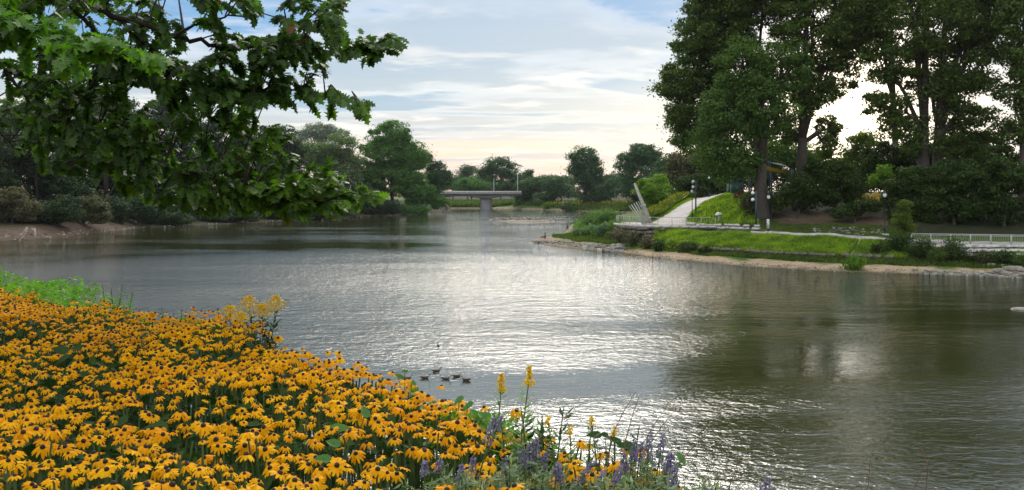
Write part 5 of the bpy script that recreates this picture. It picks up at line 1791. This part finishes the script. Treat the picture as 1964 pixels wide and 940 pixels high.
def broad_plant(label, pts, size, mat='vine', drop=.35):
    """stem with a few broad round leaves; pts = (px, py, Y)"""
    x0, y0, Y0 = pts[0]
    base = np.array([px2(x0, Y0), Y0, pz2(y0, Y0) - drop])
    root = empty('broad_leaved_plant', tuple(base)); tag(root, label, 'plant', 'broad leaved plants in the bed')
    for px, py, Y in pts:
        p = np.array([px2(px, Y), Y, pz2(py, Y)])
        n_ = unit(np.array([rng.normal() * .4, -.55, .8]))
        T = unit(np.cross(n_, [rng.normal() * .3, 1, rng.normal()]))
        B = np.cross(n_, T)
        t = np.linspace(0, 2 * math.pi, 13)[:-1]
        rr = size * rng.uniform(.7, 1.1) * .40
        ring_ = np.array([p + T * (math.cos(a) * rr * 1.2 + (.25 * rr if i_ == 0 else 0)) + B * math.sin(a) * rr * .72 * (1 - .38 * math.cos(a)) + n_ * (.16 * rr * abs(math.sin(a)) - .14 * rr * max(0, math.cos(a)) ** 2) for i_, a in enumerate(t)])
        V = np.vstack([ring_, p - n_ * rr * .08]) - base
        me = np_mesh('leaf', V, np.array([[i, (i + 1) % 12, 12] for i in range(12)]), M[mat], smooth=True)
        link('leaf', me, root)
        mb = MB(); mb.tube([(0, 0, 0), (p - base) * .5 + [0, .02, 0], p - base], [.003, .0025, .0015], 5, cap=False); mb.obj('stem', M['stem'], root)


broad_plant('plant with round green leaves poking above the flowers beside the leftmost duck', [(776, 712, 4.3), (765, 722, 4.3), (790, 735, 4.25)], .055)
broad_plant('heart leaved vine leaning out over the water right of the flowers', [(880, 768, 3.8), (897, 780, 3.75), (910, 792, 3.7), (925, 800, 3.65)], .065)
broad_plant('round leaved plant at the lower right end of the bed by the purple spikes', [(1265, 875, 2.95), (1305, 878, 2.9), (1300, 893, 2.9), (1250, 888, 2.95), (1280, 900, 2.9)], .05)
broad_plant('broad leaved plant in the dark gap at the upper left of the bed', [(130, 660, 5.5), (150, 668, 5.45), (115, 672, 5.4), (120, 690, 5.3), (135, 700, 5.2), (160, 715, 5.1)], .10, 'bedleaf')
broad_plant('broad leaved plant in the middle of the bed, leaves dull green', [(240, 725, 4.8), (205, 745, 4.6), (262, 650, 5.7), (275, 645, 5.7), (300, 820, 3.7), (230, 810, 3.8)], .09, 'bedleaf')
broad_plant('green leaves showing between flowers near the centre of the bed', [(650, 822, 3.4), (700, 790, 3.6), (640, 850, 3.3), (620, 880, 3.2)], .08, 'vine')
broad_plant('dark glossy leaves along the edge left of the purple spikes', [(1180, 845, 3.2), (1160, 835, 3.25), (1200, 855, 3.15), (1215, 868, 3.1), (1140, 835, 3.25)], .06, 'bedleaf')


# feathery sage with purple spikes
def sage(label, px, Y, yt, w, spikes, n=900):
    x = px2(px, Y); zt = pz2(yt, Y); zb = zt - .5
    root = empty('sage_plant', (x, Y, zb)); tag(root, label, 'sage plant', 'grey green sage at the lower right of the bed')
    st = MB()
    P = []; Tt = []
    for k in range(44):
        a = rng.uniform(0, 6.28); r = rng.random() ** .6 * w
        tip = np.array([math.cos(a) * r, math.sin(a) * r * .8, (.5 - .13 * (r / w) ** 2 + rng.normal() * .03)])
        st.tube([(tip[0] * .2, tip[1] * .2, 0), tip * [.6, .6, .6], tip], [.003, .0025, .0015], 4, cap=False)
        m_ = int(n * 2.6 / 44)
        u = rng.uniform(.35, 1.0, m_) ** .7
        c = np.array([tip * [.6, .6, .6] * (q_ / .6) if q_ < .6 else tip * [.6, .6, .6] + (tip - tip * [.6, .6, .6]) * (q_ - .6) / .4 for q_ in u])
        d = unit(rng.normal(size=(m_, 3)) + [0, 0, .5])
        P.append(c + d * .016); Tt.append(d)
    P = np.vstack(P); Tt = np.vstack(Tt)
    V, q = leaf_arrays(P, rng.normal(size=P.shape), (.038 * rng.uniform(.6, 1.3, len(P))), .20, .04, T=Tt)
    tag(link('foliage', np_mesh('foliage', V, q, M['sage']), root), kind='stuff')
    tag(st.obj('stem', M['stem'], root), kind='stuff')
    for (sx_, sy_, L, ln) in spikes:
        b = np.array([px2(sx_, Y) - x, 0, pz2(sy_, Y) - zb])
        d = unit(np.array([ln, rng.normal() * .15, 1.0]))
        mb = MB(); mb.tube([b - d * L * 1.6, b, b + d * L], [.003, .002, .001], 4, cap=False)
        so = mb.obj('flower_stalk', M['stem'], root)
        m_ = int(90 * L / .12) + 30
        u = rng.random(m_)
        whorl = np.round(u * 12) / 12
        rad = .014 * (1 - u * .6)
        a = rng.uniform(0, 6.28, m_)
        Pp = b + d * (whorl[:, None] * L) + np.stack([np.cos(a) * rad, np.sin(a) * rad, rng.normal(size=m_) * .003], -1)
        V, q = leaf_arrays(Pp, rng.normal(size=Pp.shape), .011, .7, .1)
        f = link('flower_spike', np_mesh('flower_spike', V, q, M['purple']), root)
        tag(f, kind='stuff')


sage('sage with one broad purple spike cluster at the right end of the daisies', 1025, 2.95, 890, .20, [(1015, 890, .07, .0), (1028, 885, .075, .05), (1005, 900, .06, -.2), (1040, 900, .06, .3), (1020, 905, .06, 0)], 1100)
sage('sage spreading below the daisies left of the first purple cluster', 900, 2.8, 915, .24, [(935, 850, .09, .25), (905, 905, .05, .1), (950, 830, .06, .4)], 1500)
sage('low sage at the bottom edge between the two purple clusters', 1110, 2.75, 925, .22, [(1075, 930, .07, -.1), (1100, 935, .10, .8), (1065, 925, .06, .1), (1140, 945, .08, .4)], 1300)
sage('sage with the tallest purple spikes at the lower right', 1235, 2.8, 905, .20, [(1225, 890, .08, .05), (1243, 885, .09, .1), (1210, 900, .09, .2), (1262, 895, .10, .15), (1275, 920, .08, .2), (1200, 915, .08, -.1), (1285, 905, .06, .1)], 1200)
sage('sage filling the bottom edge left of the lone low spikes', 870, 2.62, 925, .22, [(880, 925, .05, .2)], 1300)
sage('sage between the first purple cluster and the daisies above it', 985, 2.72, 925, .22, [(970, 915, .06, -.1)], 1400)
sage('sage at the bottom edge directly under the tallest purple spikes', 1190, 2.6, 928, .2, [(1180, 930, .06, .2)], 1300)
sage('pale green feathery sage at the far right end of the bed', 1320, 2.65, 925, .18, [(1290, 935, .07, .1)], 1100)
sage('sage at the bottom edge in the dark gap of the bed', 800, 2.7, 950, .2, [(840, 905, .05, .2), (815, 915, .05, 0)], 900)
sage('stray sage with a single purple spike low at the bottom right', 1468, 2.55, 960, .05, [(1466, 945, .05, .15)], 120)

# thin dry twigs reaching over the water at the lower right
G_T = 'thin dry twigs over the water'
for lab, px, Y, py, dx, L in [
    ('long dark twig slanting right from the sage', 1222, 2.9, 870, .65, .22), ('second dark twig, slanting right of the first', 1235, 2.85, 868, .75, .2), ('thin twig with a tiny purple bloom over the bright water', 1172, 3.1, 838, .55, .18),
    ('faint arching twig between the purple bloom and the dark twigs', 1200, 3.0, 845, .3, .15), ('dark twig starting among the tallest purple spikes', 1290, 2.8, 905, .9, .2), ('reddish twig near the bottom right of the bed', 1400, 2.7, 930, .4, .10),
    ('pale dry twig standing alone over dark water at lower right', 1665, 2.9, 930, .1, .10), ('pale dry twig leaning right over dark water', 1750, 2.9, 945, .5, .13), ('curved dry twig right of the middle of the lower water', 1780, 3.0, 900, -.4, .10)]:
    x = px2(px, Y); z = pz2(py, Y)
    root = empty('dry_twig', (x, Y, z - .3)); tag(root, lab, 'twig', G_T)
    d = unit(np.array([dx, .0, 1.0]))
    mb = MB(); mb.tube([(-.05, 0, -.15), (0, 0, .3), np.array([0, 0, .3]) + d * L * .5 + [.0, 0, .008], np.array([0, 0, .3]) + d * L], [.0022, .0018, .0013, .0007], 4, cap=False)
    for k in range(4):
        a = np.array([0, 0, .3]) + d * L * (.25 + .2 * k)
        mb.tube([a, a + unit(np.array([(-1) ** k * .8 + dx, .1, .6])) * L * .16], [.0011, .0006], 4, cap=False)
    mb.obj('twig', M['twig'], root)


# ------------------------------------------------------------------ overhanging tree
def lobed_leaf(seed):
    r = np.random.default_rng(seed)
    # pointed, deeply lobed outline (half), mirrored: (along, across)
    half = [(0, 0), (.10, .05), (.06, .24), (.22, .16), (.24, .38), (.38, .18), (.44, .20), (.52, .44), (.60, .20), (.68, .15), (.80, .26), (.84, .10), (1.0, 0)]
    half = [(a + r.normal() * .012, b * r.uniform(.85, 1.15)) for a, b in half]
    half[0] = (0, 0); half[-1] = (1, 0)
    k = r.uniform(.05, .25)
    bend = lambda a, b: -k * a * a - .35 * b * b
    mid = [(a, 0, bend(a, 0)) for a, b in half]
    V = list(mid)
    n = len(half)
    up = [(a, b, bend(a, b) + .06 * b) for a, b in half[1:-1]]
    dn = [(a, -b, bend(a, b) + .06 * b) for a, b in half[1:-1]]
    V += up + dn
    V = np.array(V)
    q = []; t = []
    u0 = n; d0 = n + len(up)
    t += [[0, 1, u0], [0, d0, 1]]
    for i in range(1, n - 2):
        q += [[i, i + 1, u0 + i, u0 + i - 1], [i + 1, i, d0 + i - 1, d0 + i]]
    t += [[n - 2, n - 1, u0 + n - 3], [n - 1, n - 2, d0 + n - 3]]
    return V, np.array(q), np.array(t)


M['oak'] = mat_leaf('branch_leaf', (.024, .062, .008), (.095, .19, .02), (.13, .05, .012), trans=.5, rough=.45, spec=.35, p3=.012)
M['oak_lit'] = mat_leaf('branch_leaf_lit', (.055, .15, .012), (.18, .37, .028), trans=.48, rough=.42, spec=.4)  # brightly lit leaves of the same tree; the light is in the colour
LEAVES = [lobed_leaf(s) for s in range(6)]
LEAF_ME = {m: [np_mesh('leaf', v, [q, t], M[m]) for v, q, t in LEAVES] for m in ('oak', 'oak_lit')}


def overhang():
    tx, ty = -6.2, 5.2
    root = empty('overhanging_tree', (tx, ty, H - 1.6)); tag(root, 'leafy tree reaching in from the upper left, boughs hanging over flowers and river', 'tree')
    off_ = np.array([tx, ty, H - 1.6])
    W = lambda px, py, Y: np.array([px2(px, Y), Y, pz2(py, Y)])
    tr = MB(); tr.tube([(0, 0, -.3), (.1, 0, 1.2), (.25, .1, 3.0), (.3, .2, 5.2)], [.36, .28, .24, .15], 14); tr.obj('trunk', M['bark'], root, smooth=True)
    boughs = [
        # from the trunk to the right; (px, py, Y) via points
        [(-900, -160, 5.4), (-200, -140, 5.6), (100, -25, 5.9), (235, 40, 6.1), (330, 70, 6.3), (400, 82, 6.4), (520, 90, 6.6), (640, 105, 6.8), (735, 85, 7.0)],
        [(-900, 0, 5.4), (-200, -60, 5.2), (60, -90, 5.4), (250, -60, 5.7), (420, -40, 6.2), (560, -10, 6.6), (640, 30, 6.9)],
        [(-900, 60, 5.5), (-300, 60, 5.6), (-60, 80, 5.8), (20, 140, 6.0), (70, 215, 6.1), (150, 285, 6.2), (260, 350, 6.3), (330, 385, 6.4)],
        [(100, -25, 5.9), (220, 90, 6.2), (330, 180, 6.5), (440, 240, 6.7), (540, 300, 6.9), (640, 340, 7.0), (715, 370, 7.1)],
        [(235, 40, 6.1), (330, 130, 6.2), (450, 170, 6.4), (560, 175, 6.6), (640, 190, 6.7), (705, 200, 6.8)],
        [(70, 215, 6.1), (180, 250, 6.0), (300, 310, 6.0), (420, 350, 6.1), (520, 385, 6.2), (600, 395, 6.3)],
        [(-200, -60, 5.2), (-40, 20, 4.6), (60, 55, 4.4), (150, 85, 4.3), (230, 105, 4.3), (310, 120, 4.35)],
        [(20, 140, 6.0), (100, 160, 6.6), (220, 200, 7.0), (330, 280, 7.2), (430, 330, 7.3)],
        [(-60, 80, 5.8), (-20, 230, 6.2), (40, 300, 6.6), (110, 330, 6.8)],
        [(330, 70, 6.3), (420, 30, 6.4), (520, 30, 6.5), (600, 60, 6.6)],
    ]
    rads = [.032, .02, .018, .016, .014, .013, .012, .012, .010, .010]
    paths = []
    for b, r in zip(boughs, rads):
        P = np.array([W(*p) for p in b])
        # smooth
        t = np.linspace(0, len(P) - 1, len(P) * 5)
        Q = np.stack([np.interp(t, np.arange(len(P)), P[:, k]) for k in range(3)], -1)
        Q[1:-1] = (Q[:-2] + Q[1:-1] * 2 + Q[2:]) / 4
        Q[1:-1] = (Q[:-2] + Q[1:-1] * 2 + Q[2:]) / 4
        Q[1:-1] += rng.normal(size=Q[1:-1].shape) * .012
        mb = MB(); mb.tube(Q - off_, np.linspace(r, r * .15, len(Q)), 8)
        mb.obj('bough', M['bark_dark'], root, smooth=True)
        paths.append(Q)
    allp = np.vstack(paths)
    # outline of the hanging foliage: (polygon in bearings, distance range, how many sprays)
    zones = [
        ([(0, -60), (660, -60), (690, 30), (640, 90), (560, 110), (430, 95), (300, 60), (150, 30), (0, 20)], 5.6, 7.2, 125, 'oak', .9),
        ([(560, 60), (650, 75), (740, 50), (772, 68), (765, 105), (700, 125), (640, 115), (570, 120)], 6.6, 7.1, 30, 'oak', 1),
        ([(500, 75), (610, 95), (625, 130), (570, 150), (500, 150)], 6.2, 6.9, 16, 'oak', 1),
        ([(120, 60), (300, 100), (440, 120), (560, 165), (650, 180), (712, 195), (705, 218), (640, 225), (560, 205), (470, 200), (350, 190), (200, 190), (60, 170), (0, 90)], 5.8, 7.0, 110, 'oak', 1),
        ([(0, 120), (200, 180), (400, 195), (520, 205), (560, 260), (600, 300), (680, 330), (735, 375), (700, 400), (600, 385), (540, 400), (440, 405), (360, 385), (240, 330), (120, 290), (0, 240)], 5.8, 7.3, 215, 'oak', 1),
        ([(230, 50), (400, 90), (560, 95), (590, 165), (450, 175), (300, 165), (180, 120)], 6.0, 7.0, 75, 'oak', 1),
        ([(60, 270), (200, 300), (330, 340), (420, 390), (400, 410), (320, 390), (240, 365), (140, 340), (70, 315)], 5.9, 6.8, 30, 'oak', 1),
        ([(470, 330), (620, 330), (735, 372), (690, 405), (600, 410), (560, 418), (470, 400)], 5.9, 6.7, 50, 'oak', 1),
        ([(-60, 20), (60, 25), (160, 55), (240, 85), (322, 112), (310, 135), (200, 128), (90, 125), (0, 110), (-60, 90)], 4.1, 4.6, 30, 'oak_lit', 1),
        ([(-60, -60), (200, -60), (260, -10), (150, 20), (-60, 30)], 4.6, 5.6, 30, 'oak', 1),
        ([(330, -60), (520, -60), (560, 10), (450, 30), (340, 10)], 5.4, 6.2, 20, 'oak_lit', .8),
    ]

    def inside(poly, x, y):
        c = False; n = len(poly); j = n - 1
        for i in range(n):
            xi, yi = poly[i]; xj, yj = poly[j]
            if (yi > y) != (yj > y) and x < (xj - xi) * (y - yi) / (yj - yi) + xi: c = not c
            j = i
        return c
    leaves = []
    tw = MB()
    for poly, Y0, Y1, cnt, mt, dn in zones:
        xs = [p[0] for p in poly]; ys = [p[1] for p in poly]
        k = 0; guard = 0
        while k < cnt and guard < 20000:
            guard += 1
            x, y = rng.uniform(min(xs), max(xs)), rng.uniform(min(ys), max(ys))
            if not inside(poly, x, y): continue
            # the bits of sky seen through the upper left
            if (((x - 345) / 50) ** 2 + ((y - 25) / 40) ** 2 < 1 or ((x - 15) / 40) ** 2 + ((y - 185) / 55) ** 2 < 1) and mt == 'oak' and rng.random() < .8: continue
            k += 1
            Y = rng.uniform(Y0, Y1)
            p = W(x, y, Y)
            # twig from the nearest bough
            j = int(np.argmin(((allp - p) ** 2).sum(1) + (allp[:, 0] > p[0]) * .15))
            a = allp[j]
            out = p - a; L = np.linalg.norm(out)
            mid = a + out * .5 + np.array([0, 0, .10 * L]) + rng.normal(size=3) * .04 * L
            tw.tube(np.array([a, mid, p]) - off_, [min(.012, .004 + .006 * L), .0045, .002], 5, cap=False)
            # a spray of leaves along the outer end
            dirn = unit(p - mid)
            nl = int(rng.integers(15, 24))
            for q_ in range(nl):
                f = q_ / (nl - 1)
                c = mid + (p - mid) * (.25 + .75 * f) if L > .25 else p - dirn * .22 * (1 - f)
                side = unit(np.cross(dirn, [0, 0, 1]) * (1 if q_ % 2 else -1) + rng.normal(size=3) * .35)
                d = unit(dirn * (.35 + .7 * f) + side * (1.0 - .6 * f) + np.array([0, 0, -.55 + rng.normal() * .25]))
                leaves.append((c, d, rng.uniform(.055, .105) * (1.0 if mt == 'oak' else 1.1), mt))
    tag(tw.obj('twig', M['bark_dark'], root), kind='stuff')
    P = np.array([l[0] for l in leaves]); Dv = np.array([l[1] for l in leaves]); S = np.array([l[2] for l in leaves])
    N0 = unit(rng.normal(size=P.shape) * .45 + np.array([0, -.25, 1.0]))
    B = unit(np.cross(N0, Dv)); N1 = np.cross(Dv, B)
    px = 982 + F * P[:, 0] / P[:, 1]; py = HZ - F * (P[:, 2] - H) / P[:, 1]
    vis = (px > -30) & (py > -30)
    show = S / P[:, 1] * vis
    first = set(np.argsort(-show)[:300].tolist())
    acc = {'oak': ([], [], [], 0), 'oak_lit': ([], [], [], 0)}
    A = {m: [[], [], [], 0] for m in acc}
    for i in range(len(P)):
        m = leaves[i][3]
        k = int(rng.integers(0, 6))
        R3 = np.stack([Dv[i], B[i], N1[i]], 1)
        if i in first:
            o = link('leaf', LEAF_ME[m][k], root, tuple(P[i] - off_))
            o.rotation_euler = Matrix(R3.tolist()).to_euler(); o.scale = (S[i],) * 3
        else:
            v, q, t = LEAVES[k]
            g = A[m]
            g[0].append((v * S[i]) @ R3.T + P[i] - off_); g[1].append(q + g[3]); g[2].append(t + g[3]); g[3] += len(v)
    for m, g in A.items():
        if g[0]:
            tag(link('foliage', np_mesh('foliage', np.vstack(g[0]), [np.vstack(g[1]), np.vstack(g[2])], M[m]), root), kind='stuff')


overhang()


# ------------------------------------------------------------------ air
mb = MB(); mb.box((0, 1310, 29), (8200, 2780, 64))
hm, N = new_mat('thin_haze')
vo = N.n('ShaderNodeVolumePrincipled'); vo.inputs['Density'].default_value = HAZE
vo.inputs['Color'].default_value = (.86, .90, .95, 1)
vo.inputs['Anisotropy'].default_value = .2
N.l(vo.outputs[0], N.n('ShaderNodeOutputMaterial').inputs['Volume'])
tag(mb.obj('haze', hm), 'thin evening haze over the river', kind='stuff')
print('objects', len(bpy.data.objects), 'mesh verts', sum(len(m.vertices) for m in bpy.data.meshes), 'polys', sum(len(m.polygons) for m in bpy.data.meshes))
